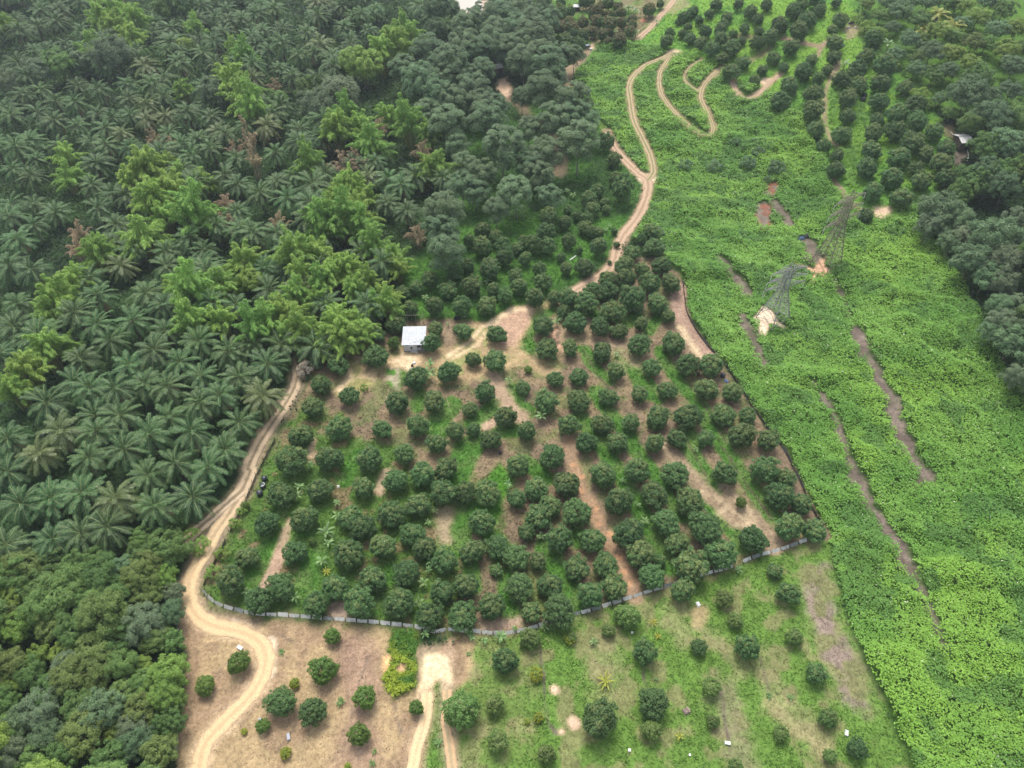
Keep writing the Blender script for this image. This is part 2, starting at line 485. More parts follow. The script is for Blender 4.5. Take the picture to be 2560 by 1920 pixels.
VEGS = ('grass', 'dry', 'vine', 'under', 'yvine')
def paint(X, Y):
    """ground colour and how much of each plant cover grows at world points"""
    X = np.asarray(X, float); Y = np.asarray(Y, float)
    col = np.empty(X.shape + (3,)); col[:] = C_UNDER
    n1 = fbm(X / 5.0, Y / 5.0, 91, 3); col *= (0.7 + 0.6 * n1)[..., None]
    veg = {k: np.zeros(X.shape) for k in VEGS}; veg['under'][:] = 1
    for o in OPS:
        w = o['w']; pad = o['f'] + o['r'] + (o['h'] if o['t'] == 'l' else 0) + 0.5
        sel = (X > w[:, 0].min() - pad) & (X < w[:, 0].max() + pad) & (Y > w[:, 1].min() - pad) & (Y < w[:, 1].max() + pad)
        if not sel.any(): continue
        x, y = X[sel], Y[sel]
        d = sdf_poly(x, y, w) if o['t'] == 'p' else dist_line(x, y, w) - o['h']
        d = d + (fbm(x / 1.7, y / 1.7, 40 + o['s'], 3) - 0.5) * 2 * o['r']
        m = S(0.5 - d / (2 * o['f'])) * o['a']
        c = np.empty(x.shape + (3,)); c[:] = o['c']
        if o['mix'] is not None:
            k = S((fbm(x / o['ms'], y / o['ms'], 7 + o['s'], 4) - o['mt']) / 0.16 + 0.5)
            c = c * (1 - k)[..., None] + np.array(o['mix']) * k[..., None]
        c = c * (0.82 + 0.36 * fbm(x / 0.9, y / 0.9, 5 + o['s'], 3))[..., None]
        col[sel] = col[sel] * (1 - m)[..., None] + c * m[..., None]
        kk = S((fbm(x / o['ms'], y / o['ms'], 7 + o['s'], 4) - o['mt']) / 0.16 + 0.5) if o['mix'] is not None else None
        for v in VEGS:
            t = 1.0 if o['veg'] == v else 0.0
            if o['veg'] == 'field':            # grass where green, dry stems where dry
                t = {'grass': 1 - kk, 'dry': kk}.get(v, 0.0)
            veg[v][sel] = veg[v][sel] * (1 - m) + t * m
    return col, veg

# fence lines of the orchard, left + bottom, then right
FENCE_L = tp('C', (590, 0), (520, 130), (440, 280), (385, 410), (330, 540), (250, 680), (160, 880), (60, 1050), (10, 1190))
FENCE_B = tp('C', (10, 1190), (100, 1290), (240, 1345), (420, 1385), (710, 1402), (960, 1422), (1320, 1450), (1530, 1472), (1700, 1490), (1850, 1530)) + \
    tp('G', (890, 385), (1035, 352), (1100, 375), (1240, 380), (1420, 400), (1560, 395), (1690, 370), (1850, 325)) + \
    tp('D', (380, 1150), (560, 1085), (640, 1070), (880, 995), (1040, 940), (1180, 900), (1380, 835), (1560, 785), (1700, 725), (1860, 680), (2010, 625), (2145, 585))
FENCE_R = tp('B', (965, 200), (980, 330), (1000, 450), (1060, 570), (1150, 700), (1300, 870), (1400, 1010), (1500, 1170), (1620, 1350)) + \
    tp('D', (1860, 60), (1930, 190), (1990, 320), (2060, 470), (2145, 585))
FENCE_LL = tp('F', (1085, 650), (1105, 770), (1135, 880), (1128, 1000), (1125, 1180), (1100, 1280), (1088, 1420), (1080, 1580))

FIELD_EDGE = tp('I', (492, 330), (505, 480), (545, 640), (600, 820), (650, 960), (700, 1080), (760, 1180), (820, 1320), (880, 1460), (960, 1670), (1085, 2010))

# --- meadow under the middle orchard and the grey trees
poly(tp('P2', (700, 900), (900, 640), (1050, 600), (1430, 560), (1500, 650), (1640, 830), (1850, 1090), (1870, 1200), (1790, 1370), (1690, 1500), (1660, 1573)) +
     tp('A', (2130, 350), (2000, 410), (1850, 445), (1650, 520), (1300, 525), (1130, 500), (960, 470), (930, 320), (960, 100)) + tp('P2', (640, 1480), (680, 1150)),
     (0.060, 0.135, 0.028), 2.0, 2.0, 'grass', mix=(0.040, 0.085, 0.022), mixscale=7)
poly(tp('P2', (760, 1400), (1100, 1350), (1500, 1330), (1800, 1330), (1690, 1500), (1660, 1573)) + tp('A', (2130, 350), (1850, 445), (1650, 520), (1300, 525), (960, 470), (930, 320), (960, 100)), (0.075, 0.175, 0.03), 3, 2.0, 'grass', mix=(0.055, 0.13, 0.025))
# --- hillside orchard, top right
poly(tp('P2', (1500, 250), (1350, 60), (1300, -60)) + tp('P3', (1180, -60), (1190, 160), (1220, 260), (1420, 420), (1530, 560), (1640, 690), (1760, 830), (1790, 960),
     (1700, 1180), (1500, 1260), (1390, 1330), (1180, 1290), (1020, 1100), (980, 950), (870, 720), (640, 560), (420, 500), (350, 380), (100, 330), (0, 320)),
     (0.115, 0.25, 0.042), 2.5, 2.5, 'grass', mix=(0.16, 0.29, 0.045), mixscale=8)
poly(tp('K', (-40, -60), (1900, -60), (1750, 180), (1500, 420), (1400, 540), (760, 620), (500, 640), (100, 500)), (0.11, 0.20, 0.045), 3, 2.5, 'grass', mix=(0.22, 0.19, 0.10), mixscale=9, mixthr=0.52)
poly(tp('K', (1180, -40), (1400, -40), (1300, 110), (1150, 120)), C_SOIL, 2, 2, amount=0.8)
disk(tp('K', (1480, 280))[0], 1.4, (0.45, 0.2, 0.12), 0.8, 0.8)
# --- vine covered hillside
VINE = tp('P2', (1560, 285), (1515, 380), (1445, 440), (1428, 540), (1500, 640), (1620, 800), (1690, 870), (1800, 1000), (1880, 1080), (1915, 1150), (1895, 1250),
          (1845, 1370), (1780, 1480), (1960, 1480)) + tp('B', (790, 0), (930, 110), (975, 220), (1000, 440), (1065, 560), (1155, 690), (1310, 870), (1410, 1010), (1510, 1170), (1630, 1350)) + \
    tp('D', (1870, 50), (1935, 170), (2000, 320), (2070, 470), (2150, 580)) + FIELD_EDGE + [(3000, 2200), (3000, 1200), (2750, 1080)] + \
    tp('H', (2130, 1650), (1870, 1300), (1770, 1010), (1600, 720), (1500, 570), (1360, 470), (1370, 300), (1180, 350)) + \
    tp('P3', (1390, 1320), (1200, 1290), (1090, 1200), (1020, 1080), (975, 950), (900, 870), (865, 720), (700, 660), (640, 560), (430, 520), (370, 420), (300, 365), (100, 325), (30, 305)) + \
    tp('P2', (2000, 285), (1900, 275), (1700, 265), (1600, 268))
poly(VINE, C_VBASE, 0.8, 0.9, 'vine')
# slope above the hillside orchard: rank undergrowth with pale shrubs
poly(tp('P3', (1200, -60), (2300, -60), (2300, 700), (1800, 700), (1640, 640), (1520, 520), (1380, 380), (1230, 240)), (0.08, 0.16, 0.03), 3, 3, 'vine', amount=0.75, mix=(0.10, 0.20, 0.03), mixscale=8)
# grass belts inside the upper hill orchard rows
for seg in (tp('P3', (1010, 600), (1020, 720), (1040, 800), (1110, 900), (1160, 1050), (1150, 1130)), tp('P3', (1190, 650), (1200, 740), (1180, 850), (1130, 950))):
    line(seg, 2.0, (0.15, 0.30, 0.04), 1.2, 1.0, 'vine')
# worn paths in the hillside orchard
line(tp('P3', (1075, 370), (1050, 430), (1010, 510), (990, 580), (985, 700), (1000, 800), (1040, 880), (1090, 910)), 0.9, C_DRY, 0.7, 0.6)
line(tp('P3', (1020, 1095), (1060, 1130), (1090, 1170), (1140, 1240), (1190, 1285), (1250, 1300)), 0.9, C_SOIL2, 0.6, 0.5)
poly(tp('P3', (1280, 1270), (1390, 1270), (1400, 1300), (1340, 1345), (1290, 1320)), C_CLAY, 1.0, 0.9)
line(tp('P3', (740, 235), (850, 262), (955, 285), (1000, 262)), 1.3, C_SOIL2, 0.8, 0.6)
line(tp('P3', (960, 285), (950, 345)), 0.8, C_SOIL2, 0.7, 0.5)
line(tp('P3', (520, 375), (600, 340), (640, 300)), 1.6, C_SOIL, 1.2, 1.0, amount=0.7)
line(tp('P3', (390, 240), (470, 215), (560, 235)), 1.5, C_SOIL, 1.0, 1.0, amount=0.7)
line(tp('P3', (1040, 470), (1070, 400)), 1.2, C_SOIL2, 1.0, 0.8, amount=0.7)
disk(tp('P3', (630, 500))[0], 2.2, C_CLAY, 1.0, 0.8)
poly(tp('P3', (1090, 180), (1150, 130), (1210, 180), (1190, 225), (1130, 240)), C_SOIL2, 1.5, 1.2, mix=C_DRY)
poly(tp('P3', (1720, 760), (1780, 770), (1790, 850), (1720, 840)), C_SOIL, 1.2, 1.0, amount=0.8)
poly(tp('P3', (1790, 930), (1860, 930), (1840, 1010), (1790, 1020)), C_DARK, 1.0, 1.0)
poly(tp('P3', (0, -40), (140, -40), (160, 40), (60, 90), (0, 70)), C_SOIL2, 2, 1.6, amount=0.6)
# --- clearings among the grey trees
poly(tp('P2', (1545, 270), (1570, 295), (1505, 375), (1445, 430), (1415, 540), (1340, 510), (1385, 430), (1460, 360)), C_CLAY, 1.2, 1.0, mix=C_SOIL2)
line(tp('P2', (1430, 540), (1500, 640), (1560, 720), (1630, 800)), 1.1, C_GRASS2, 0.8, 0.6, 'grass')
poly(tp('P2', (965, 490), (1025, 475), (1055, 530), (1045, 625), (1010, 610), (960, 540)), C_CLAY, 1.2, 0.9)
line(tp('P2', (1040, 610), (1130, 660), (1160, 730), (1250, 790), (1320, 860), (1360, 960), (1350, 1070)), 2.0, C_SOIL, 1.5, 1.2, amount=0.85)
# --- bottom field: grass with dry patches
FIELD = tp('G', (1130, 400), (1240, 385), (1420, 405), (1560, 400), (1690, 372), (1850, 330)) + FENCE_B[-12:] + FIELD_EDGE + [(960, 2180), (1000, 1800)]
poly(FIELD, (0.115, 0.205, 0.040), 0.8, 0.6, 'field', mix=(0.19, 0.205, 0.080), mixscale=3.0, mixthr=0.58)
poly(tp('G', (1030, 420), (1420, 420), (1640, 500), (1780, 900), (1750, 1300), (1560, 1640), (1000, 1640), (1120, 1000), (1040, 760)), (0.28, 0.24, 0.125), 2.5, 1.6, 'field', amount=0.5, mix=(0.14, 0.19, 0.055), mixscale=3, mixthr=0.46)
poly(tp('E', (1790, 60), (1960, 40), (2000, 300), (2080, 520), (2180, 720), (2260, 950), (2300, 1150), (2130, 1080), (2000, 880), (1900, 620), (1830, 380)), C_PINK, 1.8, 1.6, 'dry', mix=(0.19, 0.19, 0.085), mixscale=3)
line(tp('E', (1040, 380), (1010, 470)), 1.2, C_STRAW, 0.8, 0.6, amount=0.8)
line(tp('E', (1080, 540), (1230, 680), (1330, 830)), 1.2, C_DRY, 1.3, 1.2, 'dry', amount=0.55)
line(tp('E', (1190, 960), (1230, 1100), (1280, 1300), (1350, 1540)), 2.2, (0.25, 0.21, 0.13), 1.6, 1.6, 'dry', amount=0.6)
line(tp('E', (1560, 1070), (1680, 1210), (1800, 1290), (1930, 1390)), 1.2, (0.36, 0.31, 0.16), 1.1, 1.0, 'dry', amount=0.65)
line(tp('E', (330, 640), (320, 800), (330, 1010)), 2.4, C_DRY, 1.8, 1.6, 'dry', amount=0.5)
line(tp('E', (1480, 720), (1560, 900), (1700, 1100), (1840, 1240)), 2.0, C_DRY, 1.6, 1.6, 'dry', amount=0.45)
line(tp('E', (830, 400), (900, 560)), 1.8, C_DRY, 1.4, 1.4, 'dry', amount=0.5)
line(tp('G', (1840, 480), (1870, 760), (1890, 1000), (1920, 1200), (1990, 1300)), 0.16, C_DARK, 0.25, 0.3)
line(tp('E', (1170, 900), (1205, 1080), (1215, 1200), (1260, 1400)), 0.15, C_DARK, 0.25, 0.3)
line(tp('E', (600, 780), (640, 960)), 0.12, C_DARK, 0.25, 0.3)
line(tp('E', (1480, 730), (1540, 960)), 0.15, C_DARK, 0.3, 0.3)
for q, rr in ((tp('G', (1975, 905))[0], 0.75), (tp('G', (2160, 1210))[0], 1.0), (tp('G', (2045, 1292))[0], 0.5)):
    disk(q, rr, C_CLAY, 0.4, 0.3)
# --- bottom left clearing
CLEAR = tp('F', (1100, 620), (1260, 640), (1560, 650), (2212, 690)) + tp('G', (300, 310), (480, 330), (540, 600), (700, 900), (640, 1000)) + \
    tp('G', (1000, 400), (1240, 400), (1200, 800), (1040, 900), (1100, 1640), (1100, 2400)) + [(415, 2180)] + tp('F', (1080, 1573), (1100, 1290), (1128, 1180), (1130, 1000), (1138, 880), (1108, 770))
poly(CLEAR, C_STRAW, 0.7, 0.5, '', mix=(0.30, 0.21, 0.125), mixscale=5)
poly(tp('F', (2050, 760), (2240, 700), (2330, 900), (2290, 1250), (2350, 1573), (2050, 1573), (2140, 1250), (2060, 950)), (0.27, 0.18, 0.125), 2.2, 1.4, amount=0.95, mix=(0.33, 0.225, 0.15), mixscale=5)
poly(tp('F', (1130, 1100), (1300, 1050), (1400, 1180), (1250, 1330), (1120, 1400)), (0.33, 0.225, 0.14), 2, 1.4, amount=0.8)
poly(tp('F', (1240, 470), (1300, 560), (1450, 625), (1600, 650), (1560, 720), (1380, 690), (1250, 640), (1200, 560)), (0.33, 0.25, 0.17), 0.9, 0.8, amount=0.85, mix=C_PINK)
poly(tp('F', (1420, 640), (1560, 650), (1560, 700), (1440, 690)), (0.62, 0.5, 0.42), 0.8, 0.7, amount=0.8)
line(tp('F', (1660, 790), (1670, 900), (1655, 1000)), 0.7, (0.7, 0.58, 0.42), 0.5, 0.4)
for q in (tp('F', (1280, 1060), (1420, 900)), tp('F', (1550, 1180), (1400, 1290), (1260, 1420)), tp('F', (1700, 740), (1800, 800)), tp('F', (1850, 1180), (1830, 1290), (1700, 1480)),
          tp('G', (170, 860), (260, 600)), tp('G', (500, 1030), (560, 1290)), tp('F', (2170, 1200), (2110, 1480))):
    line(q, 0.10, C_DARK, 0.3, 0.3, amount=0.8)
# yellow vine patch and the grass strip in the loop
YV = tp('G', (490, 335), (700, 350), (715, 560), (720, 700), (700, 860), (600, 970), (500, 985), (420, 900), (395, 800), (440, 720), (470, 600), (440, 560))
poly(YV, (0.10, 0.16, 0.02), 0.7, 1.3, 'yvine')
poly(tp('G', (400, 600), (460, 590), (470, 650), (430, 740), (395, 760)), (0.66, 0.42, 0.2), 0.4, 0.3)
disk(tp('G', (560, 705))[0], 0.8, (0.5, 0.32, 0.18), 0.4, 0.3)
poly(tp('G', (850, 860), (930, 810), (960, 940), (980, 1250), (1010, 1640), (730, 1640), (800, 1250), (840, 1050)), (0.10, 0.19, 0.035), 0.6, 0.5, 'grass')
poly(tp('G', (760, 560), (880, 545), (1000, 575), (1020, 760), (1040, 860), (985, 950), (950, 900), (920, 800), (880, 800), (840, 870), (800, 1000), (740, 1000), (735, 880), (760, 700)), (0.74, 0.57, 0.36), 0.7, 0.5)
poly(tp('G', (700, 560), (800, 480), (1000, 470), (1060, 560), (1050, 700), (1000, 570), (760, 560), (740, 800), (715, 800)), (0.42, 0.30, 0.2), 0.9, 0.7, amount=0.7)

# earth verge between the left road and its fence
line(FENCE_L + FENCE_B[1:4], 1.7, (0.22, 0.17, 0.105), 0.7, 0.5)
# --- the fenced orchard
ORCH = FENCE_L + FENCE_B[1:] + list(reversed(FENCE_R))[1:] + tp('B', (930, 140), (780, 20), (560, 0), (420, 80)) + \
    tp('B', (300, 180), (180, 250), (60, 300)) + tp('A', (2120, 350), (2000, 430), (1850, 470), (1680, 530), (1300, 500), (980, 520), (700, 700), (460, 730), (320, 830), (250, 860), (240, 1000), (150, 1150))
poly(ORCH, C_SOIL, 0.8, 0.7, '', mix=(0.27, 0.205, 0.115), mixscale=4.5)
poly(ORCH, (0.072, 0.150, 0.028), 1.5, 1.0, 'grass', amount=0.45, mix=C_SOIL, mixscale=3.0, mixthr=0.44)
# green left half of it
poly(FENCE_L + FENCE_B[1:10] + tp('C', (2050, 1500), (2000, 1300), (2050, 1000), (2100, 700), (2050, 400), (1700, 250), (1650, 60), (1300, 0), (900, -60)) + tp('A', (620, 1270), (350, 1250), (240, 1100)),
     (0.075, 0.155, 0.028), 2.2, 2.0, 'grass', amount=0.94, mix=(0.21, 0.17, 0.085), mixscale=3.0, mixthr=0.62)
poly(tp('D', (-250, 300), (180, 200), (240, 560), (400, 640), (560, 900), (600, 1050), (200, 1160), (-200, 1130)), (0.10, 0.17, 0.035), 3, 2.5, 'grass', amount=0.6, mix=C_SOIL, mixscale=3.5, mixthr=0.45)
poly(tp('D', (120, 130), (210, 240), (160, 360), (90, 560), (220, 640), (110, 760), (-60, 500), (20, 250)), (0.075, 0.19, 0.025), 0.9, 0.8, 'grass')
# green strips between the terraces
GS = [(tp('B', (800, 755), (850, 850), (920, 960), (990, 1050), (1100, 1170), (1190, 1330), (1290, 1500)) + tp('D', (1500, 60), (1590, 180), (1690, 310), (1750, 400), (1790, 460)), 1.5),
      (tp('B', (480, 775), (560, 830), (610, 920), (660, 1010), (720, 1090)), 1.9), (tp('B', (710, 1060), (780, 1140)), 1.2),
      (tp('B', (190, 735), (250, 850), (330, 930), (400, 980)), 1.2), (tp('B', (280, 1070), (340, 1180), (420, 1270), (520, 1390), (590, 1500)) + tp('D', (950, 50), (1030, 150), (1100, 260), (1170, 350), (1240, 460)), 1.4),
      (tp('B', (160, 1270), (240, 1380), (330, 1470)) + tp('D', (720, 0), (800, 120), (870, 230), (950, 370), (1030, 510), (1090, 650), (1170, 790)), 1.5),
      (tp('B', (1010, 1390), (1060, 1480)) + tp('D', (1280, 40), (1340, 150), (1400, 220), (1470, 290)), 1.5),
      (tp('D', (1370, 370), (1470, 440), (1550, 550), (1620, 660)), 1.4), (tp('D', (410, 660), (470, 800), (540, 900), (590, 1000)), 1.7),
      (tp('A', (2110, 420), (1980, 560), (1920, 680), (1960, 740)), 1.6), (tp('B', (600, 470), (540, 530)), 1.3), (tp('B', (790, 470), (700, 600)), 1.2),
      (tp('A', (1350, 1180), (1270, 1280), (1240, 1380)), 2.0), (tp('A', (1700, 1170), (1600, 1270), (1530, 1330)), 1.6), (tp('A', (1840, 1050), (1880, 1180), (1960, 1230)), 1.5),
      (tp('A', (1740, 1380), (1860, 1380)), 1.5), (tp('A', (1450, 1500), (1560, 1470)), 1.6), (tp('A', (950, 940), (930, 1020)), 1.0), (tp('A', (1080, 1200), (1100, 1080)), 1.2),
      (tp('C', (2020, 280), (2080, 140), (2180, 20)), 2.2), (tp('C', (1240, 110), (1180, 220), (1150, 330)), 1.3), (tp('C', (670, 640), (600, 780), (480, 960), (430, 1080)), 1.8),
      (tp('C', (830, 800), (900, 900), (880, 1050), (820, 1200)), 1.9), (tp('C', (1480, 960), (1470, 1130), (1420, 1300)), 1.4), (tp('C', (2100, 540), (2060, 700), (2020, 860)), 1.9),
      (tp('D', (270, 130), (350, 190), (400, 240)), 1.4), (tp('D', (590, 560), (600, 640)), 1.0), (tp('D', (-60, 760), (-40, 900)), 1.2), (tp('D', (150, 830), (190, 1060)), 1.3),
      (tp('B', (280, 460), (150, 430)), 1.4), (tp('A', (1920, 640), (1960, 730)), 1.6)]
for pts_, hw in GS: line(pts_, hw * 1.3, (0.070, 0.165, 0.028), 0.5, 0.5, 'grass', mix=(0.105, 0.185, 0.045), mixscale=2.5)
# low terrace edges
for q_ in (tp('B', (500, 760), (640, 900), (760, 1060), (860, 1240)), tp('B', (820, 740), (940, 900), (1060, 1060), (1190, 1260), (1320, 1480)), tp('B', (180, 740), (300, 940), (440, 1120), (620, 1340)),
           tp('D', (980, 0), (1080, 140), (1180, 300), (1290, 470), (1400, 640)), tp('D', (690, 60), (790, 240), (900, 420), (1000, 600), (1110, 780)), tp('D', (1270, 0), (1400, 250), (1540, 480)), tp('D', (1460, 0), (1640, 280), (1790, 480))):
    line(q_, 0.22, (0.10, 0.08, 0.05), 0.35, 0.45, amount=0.85)
# bare paths and straw
line(tp('D', (535, -40), (570, 140), (620, 300), (690, 400), (735, 520), (795, 620), (860, 740), (910, 850), (950, 960)), 1.4, (0.29, 0.20, 0.125), 0.7, 0.6, mix=(0.34, 0.22, 0.13), mixscale=2)
for q in tp('D', (570, 150), (625, 225), (620, 315), (715, 425), (730, 520), (795, 580), (850, 720), (885, 810), (920, 880)):
    disk(q, 0.55, C_ORANGE, 0.4, 0.35)
line(tp('D', (1105, 0), (1180, 90), (1270, 185), (1370, 300), (1470, 400), (1560, 490), (1680, 520), (1740, 560), (1800, 650)), 1.6, (0.42, 0.32, 0.2), 0.9, 0.7, mix=C_SOIL2, mixscale=3)
line(tp('D', (1500, 300), (1590, 400), (1700, 480), (1790, 600), (1810, 670)), 1.2, (0.42, 0.32, 0.2), 0.8, 0.6, mix=C_SOIL2, mixscale=3)
line(tp('D', (1850, 70), (1910, 210), (1970, 320), (2050, 480), (2120, 590)), 1.2, C_SOIL, 0.6, 0.4)
line(tp('B', (945, 250), (935, 350), (950, 450), (985, 540), (1060, 650), (1160, 780)), 1.9, (0.34, 0.23, 0.165), 0.6, 0.4)
line(tp('B', (950, 560), (1010, 660), (1110, 800)), 0.8, (0.52, 0.40, 0.25), 0.7, 0.5)
line(tp('B', (0, 600), (200, 600), (420, 700), (600, 800)), 3.6, (0.42, 0.31, 0.19), 2.2, 1.6, amount=0.6, mix=C_SOIL2)
# hut yard
poly(tp('A', (720, 900), (860, 790), (960, 720), (1130, 770), (1400, 700), (1500, 520), (1640, 530), (1870, 420), (2000, 380), (2110, 340), (2120, 400), (1990, 500), (1890, 690), (1960, 790), (2200, 860), (2210, 1000), (1900, 860), (1760, 920), (1500, 1000), (1250, 1000), (1100, 860), (900, 900)),
     C_STRAW, 1.2, 1.0, '', mix=(0.26, 0.26, 0.10), mixscale=3.2, mixthr=0.53)
poly(tp('A', (1680, 530), (1840, 400), (1990, 390), (2000, 440), (1950, 560), (1860, 700), (1740, 720), (1650, 660)), (0.44, 0.29, 0.195), 1.0, 0.8)
line(tp('A', (1680, 530), (1820, 430), (1980, 420)), 0.7, C_SAND, 0.8, 0.6)
line(tp('A', (1330, 790), (1480, 690), (1600, 560), (1720, 520)), 0.5, C_SAND, 0.6, 0.4)
line(tp('A', (1360, 810), (1560, 700), (1620, 600)), 0.5, C_SAND, 0.6, 0.4, amount=0.8)
poly(tp('A', (860, 840), (960, 770), (1120, 780), (1110, 830), (1030, 900), (930, 860)), C_SAND, 1.0, 0.8, amount=0.85)
poly(tp('A', (420, 1080), (500, 960), (480, 800), (540, 760), (650, 800), (700, 900), (780, 900), (700, 1050), (600, 1130), (560, 1200), (500, 1150)), (0.42, 0.32, 0.18), 1.0, 0.8, mix=(0.27, 0.25, 0.1), mixscale=3)
line(tp('A', (520, 860), (560, 960), (470, 1060)), 0.6, C_SAND, 0.8, 0.6, amount=0.8)
line(tp('A', (720, 1100), (600, 1200), (560, 1300)), 0.5, C_SOIL, 0.6, 0.5)
line(tp('A', (1690, 950), (1740, 1080), (1800, 1180), (1910, 1280)), 1.7, (0.36, 0.26, 0.17), 1.0, 0.8)
poly(tp('A', (1590, 1330), (1700, 1270), (1700, 1350), (1600, 1380)), (0.44, 0.31, 0.21), 0.8, 0.6)
poly(tp('A', (1280, 540), (1360, 520), (1370, 620), (1400, 680), (1290, 700)), C_SOIL2, 0.8, 0.7)
poly(tp('A', (2140, 580), (2212, 570), (2230, 760), (2150, 700)), C_SOIL, 0.8, 0.7, mix=(0.5, 0.3, 0.2), mixscale=1.0)
poly(tp('A', (830, 890), (940, 880), (930, 1050), (850, 1000)), (0.34, 0.30, 0.2), 0.9, 0.7, mix=C_GRASS, mixscale=2)
for a_, b_, w_ in (((900, 0), (880, 130), 0.6), ((700, 640), (560, 1030), 0.5), ((1420, 400), (1480, 250), 1.1), ((520, 1140), (700, 700), 0.7)):
    line(tp('C', a_, b_), w_, (0.40, 0.30, 0.19), 0.6, 0.5)
line(tp('C', (510, 1160), (600, 1000), (650, 880)), 1.1, (0.42, 0.29, 0.2), 0.4, 0.3)
poly(tp('C', (1860, 560), (2010, 520), (1980, 830), (1880, 820)), (0.37, 0.28, 0.18), 0.9, 0.8, amount=0.8)
poly(tp('C', (1030, 1290), (1150, 1270), (1160, 1400), (1010, 1400)), (0.36, 0.27, 0.2), 0.8, 0.6)
poly(tp('D', (0, 1120), (250, 1090), (260, 1160), (0, 1180)), (0.36, 0.26, 0.18), 0.8, 0.6)
# --- bare strips in the vines
STRIPS = [(tp('I', (650, -10), (740, 170), (840, 300), (900, 400), (960, 520)), 1.25, 1), (tp('I', (960, 520), (1030, 650), (1090, 800), (1150, 940)), 0.7, .8),
          ([(2033, 960), (2058, 998), (2090, 1045), (2140, 1200)], 0.8, .9), (tp('H', (940, 1180), (1000, 1330), (1070, 1470), (1150, 1600)) + tp('O', (1965, 980), (2000, 1030)), 1.35, 1),
          (tp('H', (790, 830), (860, 980), (920, 1140)), 0.7, .7), (tp('H', (0, 680), (90, 790), (190, 920)), 1.2, .9), (tp('H', (150, 1080), (230, 1240), (300, 1400)), 1.2, .9),
          (tp('H', (380, 290), (430, 360), (480, 440)), 1.3, .9), (tp('H', (370, 180), (350, 230)), 1.6, .8), (tp('H', (300, 320), (310, 450)), 2.0, .9),
          (tp('H', (600, 560), (640, 680)), 2.0, .9), (tp('H', (1190, 1620), (1230, 1700)), 1.0, .8), ([(2290, 1210), (2330, 1190)], 1.0, .8)]
for k, (p_, h_, a_) in enumerate(STRIPS):
    line(p_, h_, C_DARK if k not in (8, 9) else C_RED, 0.9, 1.3, '', amount=a_, mix=(0.19, 0.15, 0.12), mixscale=2)
# cleared sandy feet of the pylons
poly(tp('L', (265, 1320), (360, 1370), (420, 1480), (490, 1530), (460, 1560), (400, 1500), (330, 1540), (265, 1630), (235, 1600), (220, 1500), (160, 1450)), (0.80, 0.60, 0.43), 0.5, 0.4)
poly(tp('L', (380, 1520), (600, 1560), (540, 1620), (400, 1640), (300, 1640)), C_MEAD, 0.8, 0.6, 'grass', amount=0.7)
poly(tp('L', (570, 890), (690, 930), (770, 950), (830, 860), (890, 840), (880, 930), (940, 990), (870, 1040), (800, 1000), (780, 1090), (730, 1100), (760, 1000), (660, 940)), (0.66, 0.40, 0.25), 0.5, 0.4)
# muddy bank of the pond
poly(tp('N', (1135, -30), (1138, 18), (1150, 30), (1170, 40), (1190, 46), (1215, 44), (1220, 14), (1210, -30)), (0.5, 0.4, 0.3), 1.5, 0.8)
# ------------------------------------------------------------------ terrain sheet
def axis(fine):
    a = list(fine)
    st = a[1] - a[0]; lo = []; x = a[0]
    while x > -2600:
        st *= 1.35; x -= st; lo.append(x)
    st = a[-1] - a[-2]; x = a[-1]; hi = []
    while x < 2600:
        st *= 1.35; x += st; hi.append(x)
    return np.array(lo[::-1] + a + hi)

